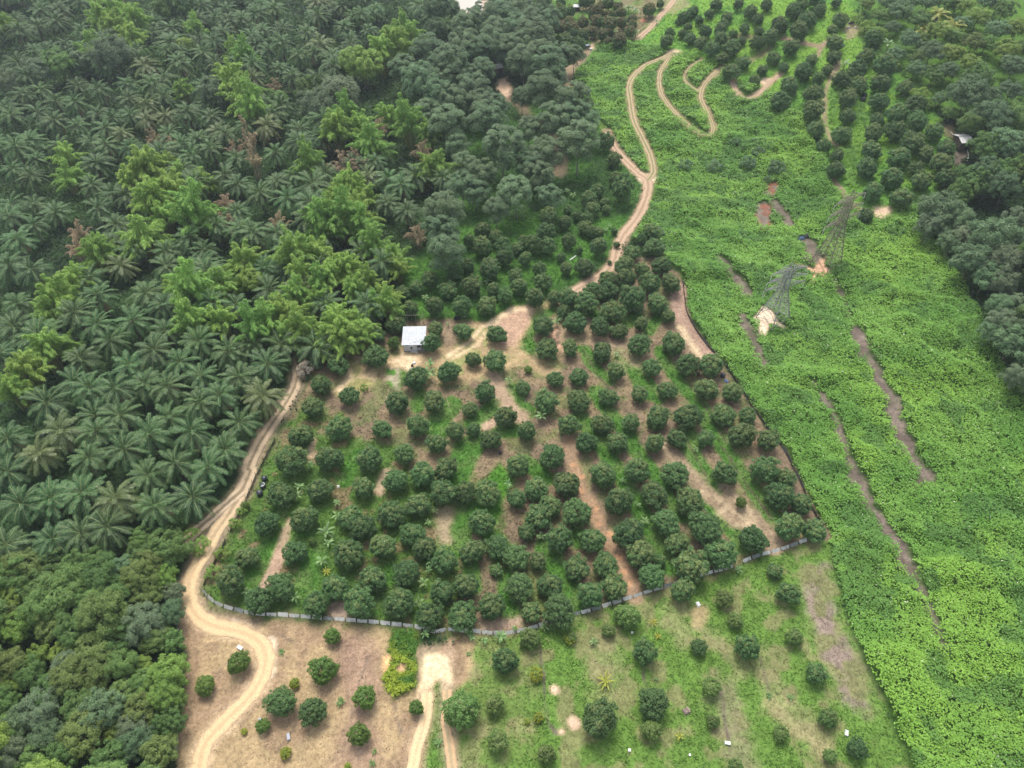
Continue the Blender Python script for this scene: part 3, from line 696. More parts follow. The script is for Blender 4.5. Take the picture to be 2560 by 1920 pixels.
def make_ground():
    fx = [0.0]
    while fx[-1] < 262: fx.append(fx[-1] + (0.40 if fx[-1] < 95 else 0.40 + (fx[-1] - 95) * 0.004))
    xs = axis([-q for q in fx[:0:-1]] + fx)
    fy = [18.0]
    while fy[-1] < 385: fy.append(fy[-1] + 0.36 + max(0, fy[-1] - 110) * 0.0022)
    ys = axis(fy)
    X, Y = np.meshgrid(xs, ys); Z = hgt(X, Y)
    col, _ = paint(X, Y)
    ny, nx = X.shape
    me = bpy.data.meshes.new('ground')
    me.vertices.add(nx * ny)
    me.vertices.foreach_set('co', np.stack([X, Y, Z], -1).astype(np.float32).ravel())
    i = np.arange(nx * ny, dtype=np.int32).reshape(ny, nx)
    q = np.stack([i[:-1, :-1], i[:-1, 1:], i[1:, 1:], i[1:, :-1]], -1).reshape(-1, 4)
    me.loops.add(len(q) * 4); me.loops.foreach_set('vertex_index', q.ravel())
    me.polygons.add(len(q)); me.polygons.foreach_set('loop_start', np.arange(0, len(q) * 4, 4, dtype=np.int32))
    try: me.polygons.foreach_set('loop_total', np.full(len(q), 4, np.int32))
    except Exception: pass
    at = me.attributes.new('Col', 'FLOAT_COLOR', 'POINT')
    at.data.foreach_set('color', np.concatenate([col, np.ones(X.shape + (1,))], -1).astype(np.float32).ravel())
    me.update(calc_edges=True)
    me.polygons.foreach_set('use_smooth', np.ones(len(q), bool))
    m, nt, b = mat_base('earth')
    a = N(nt, 'ShaderNodeAttribute', attribute_name='Col'); tc = N(nt, 'ShaderNodeTexCoord')
    n1 = N(nt, 'ShaderNodeTexNoise'); n1.inputs['Scale'].default_value = 1.6; n1.inputs['Detail'].default_value = 6; n1.inputs['Roughness'].default_value = 0.7
    n2 = N(nt, 'ShaderNodeTexNoise'); n2.inputs['Scale'].default_value = 0.35; n2.inputs['Detail'].default_value = 4
    for n in (n1, n2): nt.links.new(tc.outputs['Object'], n.inputs['Vector'])
    mr = N(nt, 'ShaderNodeMapRange'); mr.inputs[1].default_value = 0.3; mr.inputs[2].default_value = 0.7; mr.inputs[3].default_value = 0.66; mr.inputs[4].default_value = 1.34
    nt.links.new(n1.outputs[0], mr.inputs[0])
    mr2 = N(nt, 'ShaderNodeMapRange'); mr2.inputs[1].default_value = 0.3; mr2.inputs[2].default_value = 0.7; mr2.inputs[3].default_value = 0.88; mr2.inputs[4].default_value = 1.12
    nt.links.new(n2.outputs[0], mr2.inputs[0])
    hs = N(nt, 'ShaderNodeHueSaturation'); nt.links.new(a.outputs['Color'], hs.inputs['Color'])
    nt.links.new(mathn(nt, 'MULTIPLY', mr.outputs[0], mr2.outputs[0]), hs.inputs['Value'])
    nt.links.new(hs.outputs[0], b.inputs['Base Color']); b.inputs['Roughness'].default_value = 0.95; b.inputs['Specular IOR Level'].default_value = 0.08
    bp = N(nt, 'ShaderNodeBump'); bp.inputs['Strength'].default_value = 0.6; bp.inputs['Distance'].default_value = 0.25
    nt.links.new(n1.outputs[0], bp.inputs['Height']); nt.links.new(bp.outputs[0], b.inputs['Normal'])
    me.materials.append(m)
    o = link('ground', me)
    tag(o, 'rolling ground of brown soil, straw and grass under the trees', kind='structure')

# ------------------------------------------------------------------ dirt roads, draped strips
def road_mat(name, c_rut, c_mid, c_edge, mid_w=0.22, far=None):
    m, nt, b = mat_base(name)
    a = N(nt, 'ShaderNodeAttribute', attribute_name='across'); tc = N(nt, 'ShaderNodeTexCoord')
    nz = N(nt, 'ShaderNodeTexNoise'); nz.inputs['Scale'].default_value = 0.9; nz.inputs['Detail'].default_value = 6; nz.inputs['Roughness'].default_value = 0.65
    nt.links.new(tc.outputs['Object'], nz.inputs['Vector'])
    ab = mathn(nt, 'ABSOLUTE', a.outputs['Fac'])
    ab = mathn(nt, 'ADD', ab, mathn(nt, 'MULTIPLY_ADD', nz.outputs[0], 0.5, -0.25))
    k1 = N(nt, 'ShaderNodeMapRange', interpolation_type='SMOOTHSTEP'); k1.inputs[1].default_value = mid_w - 0.12; k1.inputs[2].default_value = mid_w + 0.16
    nt.links.new(ab, k1.inputs[0])
    k2 = N(nt, 'ShaderNodeMapRange', interpolation_type='SMOOTHSTEP'); k2.inputs[1].default_value = 0.62; k2.inputs[2].default_value = 1.0
    nt.links.new(ab, k2.inputs[0])
    c = mixrgb(nt, k1.outputs[0], c_mid, c_rut); c = mixrgb(nt, k2.outputs[0], c, c_edge)
    if far is not None:
        c2 = mixrgb(nt, k1.outputs[0], far[1], far[0]); c2 = mixrgb(nt, k2.outputs[0], c2, far[2])
        al = N(nt, 'ShaderNodeAttribute', attribute_name='along'); kk = N(nt, 'ShaderNodeMapRange', interpolation_type='SMOOTHSTEP'); kk.inputs[1].default_value = 0.40; kk.inputs[2].default_value = 0.58
        nt.links.new(mathn(nt, 'ADD', al.outputs['Fac'], mathn(nt, 'MULTIPLY_ADD', nz.outputs[0], 0.1, -0.05)), kk.inputs[0]); c = mixrgb(nt, kk.outputs[0], c, c2)
    n2 = N(nt, 'ShaderNodeTexNoise'); n2.inputs['Scale'].default_value = 3.0; n2.inputs['Detail'].default_value = 5
    nt.links.new(tc.outputs['Object'], n2.inputs['Vector'])
    mr = N(nt, 'ShaderNodeMapRange'); mr.inputs[1].default_value = 0.3; mr.inputs[2].default_value = 0.7; mr.inputs[3].default_value = 0.86; mr.inputs[4].default_value = 1.1
    nt.links.new(n2.outputs[0], mr.inputs[0])
    hs = N(nt, 'ShaderNodeHueSaturation'); nt.links.new(c, hs.inputs['Color']); nt.links.new(mr.outputs[0], hs.inputs['Value'])
    nt.links.new(hs.outputs[0], b.inputs['Base Color']); b.inputs['Roughness'].default_value = 0.95; b.inputs['Specular IOR Level'].default_value = 0.05
    bp = N(nt, 'ShaderNodeBump'); bp.inputs['Strength'].default_value = 0.5; bp.inputs['Distance'].default_value = 0.15
    nt.links.new(nz.outputs[0], bp.inputs['Height']); nt.links.new(bp.outputs[0], b.inputs['Normal'])
    return m

def smooth_path(w, step=0.5):
    w = np.asarray(w); n = len(w); out = []
    for i in range(n - 1):
        p0 = w[max(i - 1, 0)]; p1 = w[i]; p2 = w[i + 1]; p3 = w[min(i + 2, n - 1)]
        k = max(2, int(np.linalg.norm(p2 - p1) / step))
        for j in range(k):
            t = j / k
            out.append(0.5 * ((2 * p1) + (-p0 + p2) * t + (2 * p0 - 5 * p1 + 4 * p2 - p3) * t * t + (-p0 + 3 * p1 - 3 * p2 + p3) * t ** 3))
    out.append(w[-1]); return np.array(out)

ROADW = []
def road(label, px, width, mat, lift=0.045, seed=0, taper=(1, 1), paint_edge=None):
    w = smooth_path(wpts(px)); n = len(w)
    tg = np.gradient(w, axis=0); tg /= np.linalg.norm(tg, axis=1, keepdims=True); nr = np.stack([-tg[:, 1], tg[:, 0]], 1)
    s = np.arange(n) * 0.5
    f = np.linspace(0, 1, n); tp_ = np.minimum(1, taper[0] + (1 - taper[0]) * f / 0.25) * np.minimum(1, taper[1] + (1 - taper[1]) * (1 - f) / 0.25)
    hl = width / 2 * (0.80 + 0.4 * fbm(s / 4, s * 0 + seed, 1, 3) + 0.26 * (vnoise(s * 1.1, s * 0 + seed, 6) - .5)) * tp_; hr = width / 2 * (0.80 + 0.4 * fbm(s / 4, s * 0 + seed + 50, 2, 3) + 0.26 * (vnoise(s * 1.1, s * 0 + seed, 9) - .5)) * tp_
    ac = np.array([-1.0, -0.92, -0.6, -0.3, 0, 0.3, 0.6, 0.92, 1.0]); V = []
    P = np.zeros((n, len(ac), 3))
    for j, a in enumerate(ac):
        q = w + nr * (np.where(a > 0, hr, hl) * a)[:, None]
        P[:, j, 0] = q[:, 0]; P[:, j, 1] = q[:, 1]
        P[:, j, 2] = hgt(q[:, 0], q[:, 1]) + (lift if abs(a) < 0.95 else -0.08) - 0.03 * (0.35 < abs(a) < 0.7)
    me = bpy.data.meshes.new('dirt_road'); m = len(ac)
    me.vertices.add(n * m); me.vertices.foreach_set('co', P.astype(np.float32).ravel())
    i = np.arange(n * m, dtype=np.int32).reshape(n, m)
    q = np.stack([i[:-1, :-1], i[:-1, 1:], i[1:, 1:], i[1:, :-1]], -1).reshape(-1, 4)[:, ::-1]
    me.loops.add(len(q) * 4); me.loops.foreach_set('vertex_index', np.ascontiguousarray(q).ravel())
    me.polygons.add(len(q)); me.polygons.foreach_set('loop_start', np.arange(0, len(q) * 4, 4, dtype=np.int32))
    try: me.polygons.foreach_set('loop_total', np.full(len(q), 4, np.int32))
    except Exception: pass
    at = me.attributes.new('across', 'FLOAT', 'POINT'); at.data.foreach_set('value', np.tile(ac, n).astype(np.float32))
    at = me.attributes.new('along', 'FLOAT', 'POINT'); at.data.foreach_set('value', np.repeat(np.linspace(0, 1, n), m).astype(np.float32))
    me.update(calc_edges=True); me.validate()
    me.polygons.foreach_set('use_smooth', np.ones(len(me.polygons), bool))
    me.materials.append(mat)
    tag(link('dirt_road', me), label, kind='structure')
    ROADW.append((w, width / 2))

R_MAIN = tp('P4', (1800, 520), (1818, 580), (1832, 680), (1812, 800), (1740, 930), (1655, 1055), (1590, 1165), (1525, 1300)) + \
    tp('C', (395, 260), (290, 480), (190, 640), (80, 800), (-10, 960)) + tp('F', (1165, 420), (1160, 500), (1180, 590), (1250, 670), (1370, 715), (1490, 742), (1590, 795), (1630, 870), (1628, 950), (1590, 1050),
    (1510, 1160), (1420, 1250), (1330, 1340), (1255, 1440), (1225, 1573), (1215, 1660))
R_MAIN_UP, R_MAIN_LOW = R_MAIN[:14], R_MAIN[13:]
R_FORK = tp('C', (330, 400), (240, 480), (150, 560), (60, 640), (0, 690), (-70, 760), (-120, 790))
R_MID = tp('P2', (1640, 810), (1690, 910), (1770, 1005), (1840, 1070), (1890, 1110), (1885, 1200), (1830, 1330), (1740, 1450), (1695, 1560)) + tp('B', (440, 10), (395, 90), (300, 170), (180, 240), (110, 285), (60, 330))
R_HILL = tp('P2', (1890, 1110), (1925, 1050), (1905, 950), (1850, 835), (1802, 730), (1785, 620), (1775, 530), (1810, 460), (1880, 400), (1960, 365), (2050, 325))
R_ZIG = tp('P2', (2050, 320), (2000, 390), (1962, 460), (1970, 560), (2015, 640), (2100, 735), (2190, 805)) + tp('P3', (225, 822), (285, 825), (302, 790), (285, 730), (250, 660), (228, 600), (240, 535), (290, 470), (360, 410))
R_ZIG2 = tp('P3', (215, 560), (150, 520), (122, 470), (160, 410), (230, 365))
R_ZIG3 = tp('P3', (415, 490), (440, 560), (485, 600), (540, 600), (610, 550), (660, 500), (715, 455))
R_TOP = tp('P2', (2080, -40), (2030, 30), (1965, 100), (1905, 170), (1835, 235))
R_LOOP = tp('G', (800, 930), (800, 1060), (770, 1240), (720, 1400), (670, 1640), (640, 1760))
R_LOOP2 = tp('G', (985, 900), (985, 1050), (975, 1200), (1005, 1400), (1035, 1640), (1050, 1760))

# soft earth shoulders painted under the roads
for px_, h_, c_, a_ in ((R_MAIN_UP, 2.1, (0.26, 0.20, 0.13), 0.85), (R_MAIN_LOW, 1.9, (0.5, 0.37, 0.23), 0.8), (R_FORK, 1.9, (0.17, 0.14, 0.08), 0.8), (R_MID, 1.8, (0.33, 0.23, 0.15), 0.85), (R_HILL, 1.7, (0.30, 0.25, 0.13), 0.85),
                        (R_ZIG, 1.5, (0.28, 0.22, 0.12), 0.85), (R_ZIG2, 1.2, (0.22, 0.2, 0.1), 0.8), (R_ZIG3, 1.4, (0.35, 0.26, 0.16), 0.85), (R_TOP, 1.8, (0.30, 0.24, 0.15), 0.8), (R_LOOP, 1.5, (0.4, 0.29, 0.18), 0.7), (R_LOOP2, 1.5, (0.3, 0.24, 0.15), 0.6)):
    OPS.append(dict(t='l', w=smooth_path(wpts(px_), 3.0), h=h_, c=c_, f=0.7, r=0.7, veg='', a=a_, mix=None, ms=4, mt=.5, s=len(OPS)))
disk(tp('P2', (1890, 1100))[0], 3.0, (0.62, 0.46, 0.32), 1.2, 0.8, amount=0.9)
disk(tp('P2', (2050, 325))[0], 2.6, (0.6, 0.45, 0.29), 1.2, 0.9, amount=0.9)

make_ground()
M_SANDR = road_mat('sandy_track', (0.65, 0.49, 0.285), (0.55, 0.40, 0.235), (0.48, 0.355, 0.22), 0.12)
M_MAIN = road_mat('main_track', (0.52, 0.395, 0.26), (0.26, 0.20, 0.125), (0.33, 0.26, 0.17), 0.20, far=((0.64, 0.465, 0.265), (0.54, 0.385, 0.22), (0.46, 0.33, 0.20)))
M_RUT = road_mat('rutted_track', (0.56, 0.43, 0.29), (0.26, 0.20, 0.125), (0.33, 0.26, 0.17), 0.26)
M_CLAYR = road_mat('clay_track', (0.47, 0.335, 0.225), (0.34, 0.235, 0.155), (0.31, 0.23, 0.145), 0.20)
M_HILLR = road_mat('hill_track', (0.43, 0.315, 0.20), (0.22, 0.215, 0.10), (0.26, 0.235, 0.12), 0.25)
M_ORR = road_mat('orange_track', (0.56, 0.37, 0.21), (0.40, 0.31, 0.18), (0.42, 0.31, 0.19), 0.3)
road('dirt road down the left side of the orchard, turning sandy in the clearing', R_MAIN, 3.0, M_MAIN, seed=1, taper=(0.7, 1))
road('two rut side track leading off into the palm plantation', R_FORK, 2.4, M_RUT, lift=0.075, seed=3)
road('reddish dirt road climbing from the hut to the fork', R_MID, 3.1, M_CLAYR, seed=4, taper=(0.6, 0.8))
road('narrow track from the fork up the vine covered slope', R_HILL, 2.0, M_HILLR, lift=0.06, seed=5)
road('hairpin track zigzagging down the vine covered hillside', R_ZIG, 1.5, M_HILLR, lift=0.05, seed=6)
road('overgrown spur track branching from the hairpin track', R_ZIG2, 1.0, M_HILLR, lift=0.06, seed=7)
road('short curved track below the hillside fruit trees', R_ZIG3, 1.6, M_CLAYR, seed=8)
road('grassy dirt track among the trees at the top edge', R_TOP, 2.6, M_CLAYR, seed=9)
road('pale sandy track running down from the turning circle', R_LOOP, 2.0, M_SANDR, lift=0.05, seed=10)
road('orange tyre track right of the grass strip', R_LOOP2, 1.7, M_ORR, lift=0.05, seed=11)

# ------------------------------------------------------------------ pond
pm, pnt, pb = mat_base('muddy_water')
pb.inputs['Base Color'].default_value = (0.44, 0.40, 0.32, 1); pb.inputs['Roughness'].default_value = 0.12; pb.inputs['IOR'].default_value = 1.33
pz = N(pnt, 'ShaderNodeTexNoise'); pz.inputs['Scale'].default_value = 2.0; pbp = N(pnt, 'ShaderNodeBump'); pbp.inputs['Strength'].default_value = 0.05
pnt.links.new(pz.outputs[0], pbp.inputs['Height']); pnt.links.new(pbp.outputs[0], pb.inputs['Normal'])
pw = wpts(tp('N', (1141, -26), (1143, 2), (1146, 18), (1156, 25), (1170, 32), (1182, 34), (1192, 38), (1204, 36), (1208, 18), (1203, 6), (1205, -26)))
pmb = MB(); pmb.v = [Vector((x, y, 0.3)) for x, y in pw] + [Vector((x, y, -0.4)) for x, y in pw]; k_ = len(pw)
pmb.f = [tuple(range(k_))[::-1]] + [(i, (i + 1) % k_, k_ + (i + 1) % k_, k_ + i) for i in range(k_)]; pmb.mi = [0] * len(pmb.f)
tag(link('pond_water', pmb.mesh('pond_water', pm)), 'pale muddy pond behind the trees at the top', kind='structure')

# ------------------------------------------------------------------ ground cover (nobody could count it)
def scatter(region_px, dens_near, dens_far):
    w = wpts(region_px); x0, y0 = w.min(0); x1, y1 = w.max(0)
    n = int((x1 - x0) * (y1 - y0) * dens_near)
    x = rng.uniform(x0, x1, n); y = rng.uniform(y0, y1, n)
    keep = rng.random(n) < np.interp(y, [60, 330], [1.0, dens_far / dens_near])
    x, y = x[keep], y[keep]
    k = sdf_poly(x, y, w) < 0
    return x[k], y[k]

def cover(name, label, mat, x, y, hfun, per, size, flat, colfun, spread=0.25, upr=0.0):
    n = len(x); idx = np.repeat(np.arange(n), per); K = len(idx)
    px = x[idx] + rng.normal(0, spread, K); py = y[idx] + rng.normal(0, spread, K)
    z = hgt(px, py) + hfun(px, py) * rng.uniform(0.75, 1.06, K)
    nr = unit(np.stack([rng.normal(0, flat, K), rng.normal(0, flat, K), np.ones(K)], 1))
    ax = unit(np.cross(nr, rnd_dir(K, rng))) + np.array([0, 0, upr])
    sz = size * np.interp(py, [60, 330], [1.0, 1.45]) * rng.uniform(0.65, 1.35, K)
    q = leaf_quads(np.stack([px, py, z], 1), ax, nr, sz, sz * (0.62 if upr < 0.5 else 0.2), 0.15)
    c = colfun(px, py) * rng.uniform(0.85, 1.15, K)[:, None]
    o = link(name, mesh_quads(name, q, mat, col=c))
    tag(o, label, kind='stuff')
    return o

COVER = leaf_mat('cover_leaf', (0, 0, 0), (0, 0, 0), rough=0.5, trans=0.25, hue=0.0, val=0.0, spec=0.2, attr=True, isl=0.22)
COVER_G = leaf_mat('grass_leaf', (0, 0, 0), (0, 0, 0), rough=0.7, trans=0.25, hue=0.0, val=0.0, spec=0.1, attr=True, isl=0.6)
def lerpc(a, b, k): return np.array(a) * (1 - k)[:, None] + np.array(b) * k[:, None]
def on_road(x, y):
    m = np.zeros(len(x), bool)
    for w, h in ROADW:
        s = (x > w[:, 0].min() - 3) & (x < w[:, 0].max() + 3) & (y > w[:, 1].min() - 3) & (y < w[:, 1].max() + 3)
        if s.any(): m[s] |= dist_line(x[s], y[s], w[::3]) < h * 0.78
    return m
def grow(region, veg, dn, df):
    x, y = scatter(region, dn, df)
    _, v = paint(x, y)
    k = (rng.random(len(x)) < v[veg] * 1.3 - 0.3) & ~on_road(x, y)
    return x[k], y[k]

EDGE = [(-420, -60), (2980, -60), (2980, 2200), (-420, 2200)]
def vine_h(x, y): return 0.2 + 0.8 * fbm(x / 2.0, y / 2.0, 31, 2) + 2.6 * S((fbm(x / 5.5, y / 5.5, 32, 2) - 0.3) / 0.5) * fbm(x / 14, y / 14, 34, 2)
def vine_c(x, y):
    k = S((fbm(x / 9, y / 9, 61, 3) - 0.25) / 0.5)
    c = lerpc((0.135, 0.300, 0.048), (0.210, 0.395, 0.068), k)
    y2 = S((fbm(x / 16, y / 16, 62, 3) - 0.42) / 0.3)[:, None]
    c = c * (1 - y2) + np.array((0.235, 0.425, 0.062)) * y2
    d2 = S((fbm(x / 5, y / 5, 63, 3) - 0.56) / 0.12)[:, None]
    c = c * (1 - 0.75 * d2) + np.array((0.105, 0.23, 0.050)) * d2 * 0.75
    fl = rng.random(len(x)) < 0.005
    c[fl] = (0.5, 0.55, 0.35)
    return c
vx, vy = grow(VINE + [], 'vine', 9.0, 4.5)
x2, y2 = grow(tp('P3', (900, 400), (1500, 400), (1500, 1250), (900, 1250)), 'vine', 6.0, 4.0)
k = sdf_poly(x2, y2, wpts(VINE)) > 0
vx = np.concatenate([vx, x2[k]]); vy = np.concatenate([vy, y2[k]])
cover('vine_cover', 'bright green leafy vine cover spread over the hillside and right slope', COVER, vx, vy, vine_h, 4, 0.38, 0.36, vine_c)
vx, vy = grow(YV, 'yvine', 16, 16)
cover('yellow_vine_cover', 'yellow green creeper mat between the brown clearing and the turning circle', COVER, vx, vy, lambda x, y: 0.1 + 1.6 * fbm(x / 1.6, y / 1.6, 35, 3) ** 1.5, 4, 0.38, 0.6,
      lambda x, y: lerpc((0.085, 0.20, 0.03), (0.29, 0.37, 0.04), S((fbm(x / 1.8, y / 1.8, 66, 3) + (49.5 - y) * 0.06 - 0.34) / 0.3)), spread=0.15)
def grass_c(x, y):
    c, _ = paint(x, y); c = c * 1.25 + np.array((0.0, 0.012, 0.0)); return c
gx, gy = grow(EDGE, 'grass', 5.0, 1.6)
cover('grass', 'green grass and low weeds in the fields and between tree rows', COVER_G, gx, gy, lambda x, y: 0.05 + 0.3 * fbm(x / 1.2, y / 1.2, 36, 2), 2, 0.34, 0.8, grass_c, upr=0.35)
gx, gy = grow(FIELD, 'dry', 5, 4)
cover('dry_grass', 'dry pinkish brown grass stems in the bottom right field', COVER_G, gx, gy, lambda x, y: 0.03 + 0.22 * fbm(x / 1.2, y / 1.2, 37, 2), 2, 0.34, 0.9, lambda x, y: paint(x, y)[0] * 1.2, upr=0.6)
def clod_c(x, y): return paint(x, y)[0] * rng.choice([0.6, 0.8, 1.25, 1.5], len(x))[:, None]
gx, gy = scatter(CLEAR, 6, 5); k = ~on_road(gx, gy) & (paint(gx, gy)[1]['yvine'] < 0.3); gx, gy = gx[k], gy[k]
cover('straw_litter', 'straw and dead leaf litter on the bottom left clearing', COVER, gx, gy, lambda x, y: 0.02 + 0.05 * rng.random(len(x)), 1, 0.22, 0.5, clod_c, upr=0.2)
gx, gy = scatter(ORCH, 4, 4); k = paint(gx, gy)[1]['grass'] < 0.5; gx, gy = gx[k], gy[k]
cover('leaf_litter', 'fallen leaves and straw on the bare orchard soil', COVER, gx, gy, lambda x, y: 0.02 + 0.05 * rng.random(len(x)), 1, 0.22, 0.5, clod_c, upr=0.2)
ux, uy = grow(EDGE, 'under', 1.5, 1.1)
def und_c(x, y): return lerpc((0.024, 0.052, 0.017), (0.056, 0.110, 0.028), S((fbm(x / 7, y / 7, 71, 3) - 0.38) / 0.25))
cover('undergrowth', 'dark green ferns and weeds under the palms and forest trees', COVER, ux, uy, lambda x, y: 0.1 + 1.6 * fbm(x / 3, y / 3, 38, 3) ** 1.5, 3, 0.62, 0.6, und_c, spread=0.5)
# ------------------------------------------------------------------ plant kinds
F_DARK = leaf_mat('fruit_leaf', (0.050, 0.118, 0.035), (0.125, 0.214, 0.068), hue=0.022, val=0.45, isl=0.65)
F_FLUSH = leaf_mat('fruit_flush', (0.128, 0.190, 0.056), (0.200, 0.250, 0.085), hue=0.02)
F_BROWN = leaf_mat('fruit_bronze', (0.150, 0.125, 0.050), (0.19, 0.165, 0.07), hue=0.02)
F_LIGHT = leaf_mat('fruit_light', (0.092, 0.170, 0.040), (0.160, 0.250, 0.064))
F_YOUNG = leaf_mat('young_leaf', (0.075, 0.15, 0.025), (0.15, 0.245, 0.045))
F_YEL = leaf_mat('yellow_leaf', (0.21, 0.26, 0.025), (0.34, 0.36, 0.05))
FRUIT = [make_fruit_tree(100 + k, [F_DARK, F_FLUSH], tall=t, flush=f, loose=l) for k, (t, f, l) in enumerate(((1.0, .0, 0), (1.06, .12, .06), (1.12, .25, .02), (1.02, .45, .08), (1.1, .0, .05), (0.98, .3, 0), (1.15, .1, .1), (1.0, .35, .04), (0.94, .05, .08), (1.08, .55, .03)))]
FRUIT_TALL = [make_fruit_tree(120 + k, [F_DARK, F_FLUSH], tall=t, flush=f) for k, (t, f) in enumerate(((1.28, .25), (1.35, .45), (1.25, .1)))]
FRUIT_BROWN = [make_fruit_tree(130 + k, [F_DARK, F_BROWN], tall=1.15, flush=0.75) for k in range(2)]
FRUIT_LIGHT = [make_fruit_tree(140 + k, [F_LIGHT, F_FLUSH], tall=1.1, flush=0.2, loose=0.06) for k in range(3)]
FRUIT_YOUNG = [make_fruit_tree(150 + k, [F_YOUNG, F_LIGHT], tall=1.15, flush=0.2, loose=0.1) for k in range(3)]
FRUIT_YEL = [make_fruit_tree(160 + k, [F_YEL, F_YOUNG], tall=1.0, flush=0.2, loose=0.1) for k in range(2)]

PL = [leaf_mat('palm_leaflet', (0.036, 0.102, 0.031), (0.105, 0.200, 0.062), rough=0.48, spec=0.3, trans=0.2, hue=0.03, val=0.5),
      plain_mat('palm_rachis', (0.17, 0.22, 0.085), 0.6), plain_mat('dry_palm', (0.30, 0.215, 0.115), 0.9)]
PLY = [leaf_mat('palm_leaflet_pale', (0.085, 0.135, 0.04), (0.16, 0.20, 0.06), rough=0.4, spec=0.4, trans=0.18), PL[1], PL[2]]
PALM = [make_palm(200, PL, n_fr=30), make_palm(201, PL, h=7.5, dry=4, n_fr=32), make_palm(202, PL, h=6, low=-0.9), make_palm(203, PL, h=7, n_fr=36, dry=7, Ln=5.3), make_palm(204, PL, h=5.6, n_fr=38, low=-0.5), make_palm(205, PLY, h=6.5, dry=5)]
COCO_M = [leaf_mat('coconut_leaflet', (0.26, 0.30, 0.05), (0.40, 0.42, 0.10), rough=0.4, spec=0.4), plain_mat('coconut_rachis', (0.45, 0.42, 0.16), 0.6), PL[2]]
COCO = [make_palm(210, COCO_M, h=4.0, n_fr=16, Ln=4.6, low=-0.3)]

B_CULM = plain_mat('bamboo_culm', (0.28, 0.29, 0.10), 0.5)
B_DRY = plain_mat('dry_culm', (0.42, 0.34, 0.22), 0.8)
BMAT = [leaf_mat('bamboo_leaf', (0.225, 0.385, 0.065), (0.39, 0.55, 0.135), trans=0.4, hue=0.02, val=0.2), leaf_mat('bamboo_leaf_fresh', (0.20, 0.38, 0.07), (0.35, 0.535, 0.135), trans=0.4, val=0.2)]
BDEAD = leaf_mat('bamboo_dead_leaf', (0.30, 0.22, 0.12), (0.46, 0.36, 0.22), trans=0.2)
BAMBOO = [make_bamboo(300, BMAT[0], B_CULM), make_bamboo(301, BMAT[0], B_CULM, h=8.5, wide=5), make_bamboo(302, BMAT[1], B_CULM, h=10.5, wide=4.2), make_bamboo(303, BMAT[1], B_CULM, h=8, wide=5)]
DEADB = [make_bamboo(310, BDEAD, B_DRY, n=20, h=12, leaves=70, wide=2.6, dead=True), make_bamboo(311, BDEAD, B_DRY, n=26, h=8, leaves=80, wide=4.2, dead=True)]

A_MAT = leaf_mat('acacia_leaf', (0.088, 0.155, 0.068), (0.160, 0.240, 0.108), hue=0.03, val=0.3)
ACACIA = [make_acacia(400 + k, A_MAT) for k in range(4)]
W_MAT = {'mid': leaf_mat('forest_leaf', (0.092, 0.180, 0.046), (0.182, 0.298, 0.082), trans=0.3, hue=0.02, val=0.45),
         'grey': leaf_mat('forest_leaf_grey', (0.105, 0.160, 0.078), (0.19, 0.25, 0.13), hue=0.03),
         'light': leaf_mat('forest_leaf_light', (0.16, 0.27, 0.05), (0.27, 0.39, 0.08), trans=0.3),
         'dark': leaf_mat('forest_leaf_dark', (0.078, 0.152, 0.062), (0.180, 0.275, 0.125), hue=0.02, val=0.4),
         'olive': leaf_mat('forest_leaf_olive', (0.11, 0.172, 0.042), (0.20, 0.27, 0.072))}
WOOD = {k: [make_broadleaf(500 + 10 * i + j, m, lobes=(84, 66, 96)[j], leaf=(0.36, 0.42, 0.32)[j], spiky=(0, 1, 0.4)[j]) for j in range(3)] for i, (k, m) in enumerate(W_MAT.items())}
SHRUB = {k: [make_shrub(600 + 10 * i + j, W_MAT[k]) for j in range(2)] for i, k in enumerate(('mid', 'light', 'dark', 'olive'))}
PALE = leaf_mat('pale_dry_leaf', (0.36, 0.30, 0.21), (0.52, 0.46, 0.36))
PALE_SHRUB = make_shrub(690, PALE, lobes=30, leaf=0.26)

BN = leaf_mat('banana_leaf', (0.15, 0.27, 0.08), (0.24, 0.36, 0.14), rough=0.35, spec=0.5, trans=0.3, val=0.3)
BNY = leaf_mat('banana_leaf_yellow', (0.38, 0.40, 0.06), (0.5, 0.5, 0.1), rough=0.4, trans=0.3)
BST = plain_mat('banana_stem', (0.22, 0.24, 0.10), 0.7)
BANANA = [make_banana(700, BN, BST), make_banana(701, BN, BST, n=7, Ln=1.8), make_banana(702, BN, BST, n=11, Ln=2.2, wd=0.55)]
BANANA_Y = [make_banana(705, BNY, BST, n=14, Ln=1.7, wd=0.22, h=0.6, spike=0.7)]
ROSETTE = [make_banana(707, BN, BST, n=12, Ln=0.9, wd=0.2, h=0.15, spike=0.8)]

# ------------------------------------------------------------------ placing
PLACED = []           # every countable plant: dict(o, u, v, noun, adj, cat, group)
def put(kind, parts, u, v, size_m, ref, hc, noun, adj, cat, group, scz=1.0, w=None):
    """crown centre seen at photo pixel (u,v); parts built for a crown ref metres wide whose centre is hc high"""
    s = size_m / ref
    x, y, z = unproj(u, v, hc * s * scz)
    x, y = float(x), float(y); z0 = float(hgt(x, y))
    o = thing(kind, (x, y, z0), rng.uniform(0, 2 * PI), s, s * scz)
    o.scale[0] *= rng.uniform(0.9, 1.1); o.scale[1] *= rng.uniform(0.9, 1.1); o.rotation_euler[0] = rng.normal(0, 0.045); o.rotation_euler[1] = rng.normal(0, 0.045)
    for nm, me in parts: link(nm, me, o)
    PLACED.append(dict(o=o, u=float(u), v=float(v), x=x, y=y, noun=noun, adj=adj, cat=cat, group=group, size=size_m, kind=kind))
    return o

def metres(u, v, w, hc=3.0):
    x, y, z = unproj(u, v, hc)
    return w * float(depth_of(x, y, z)) / FPX

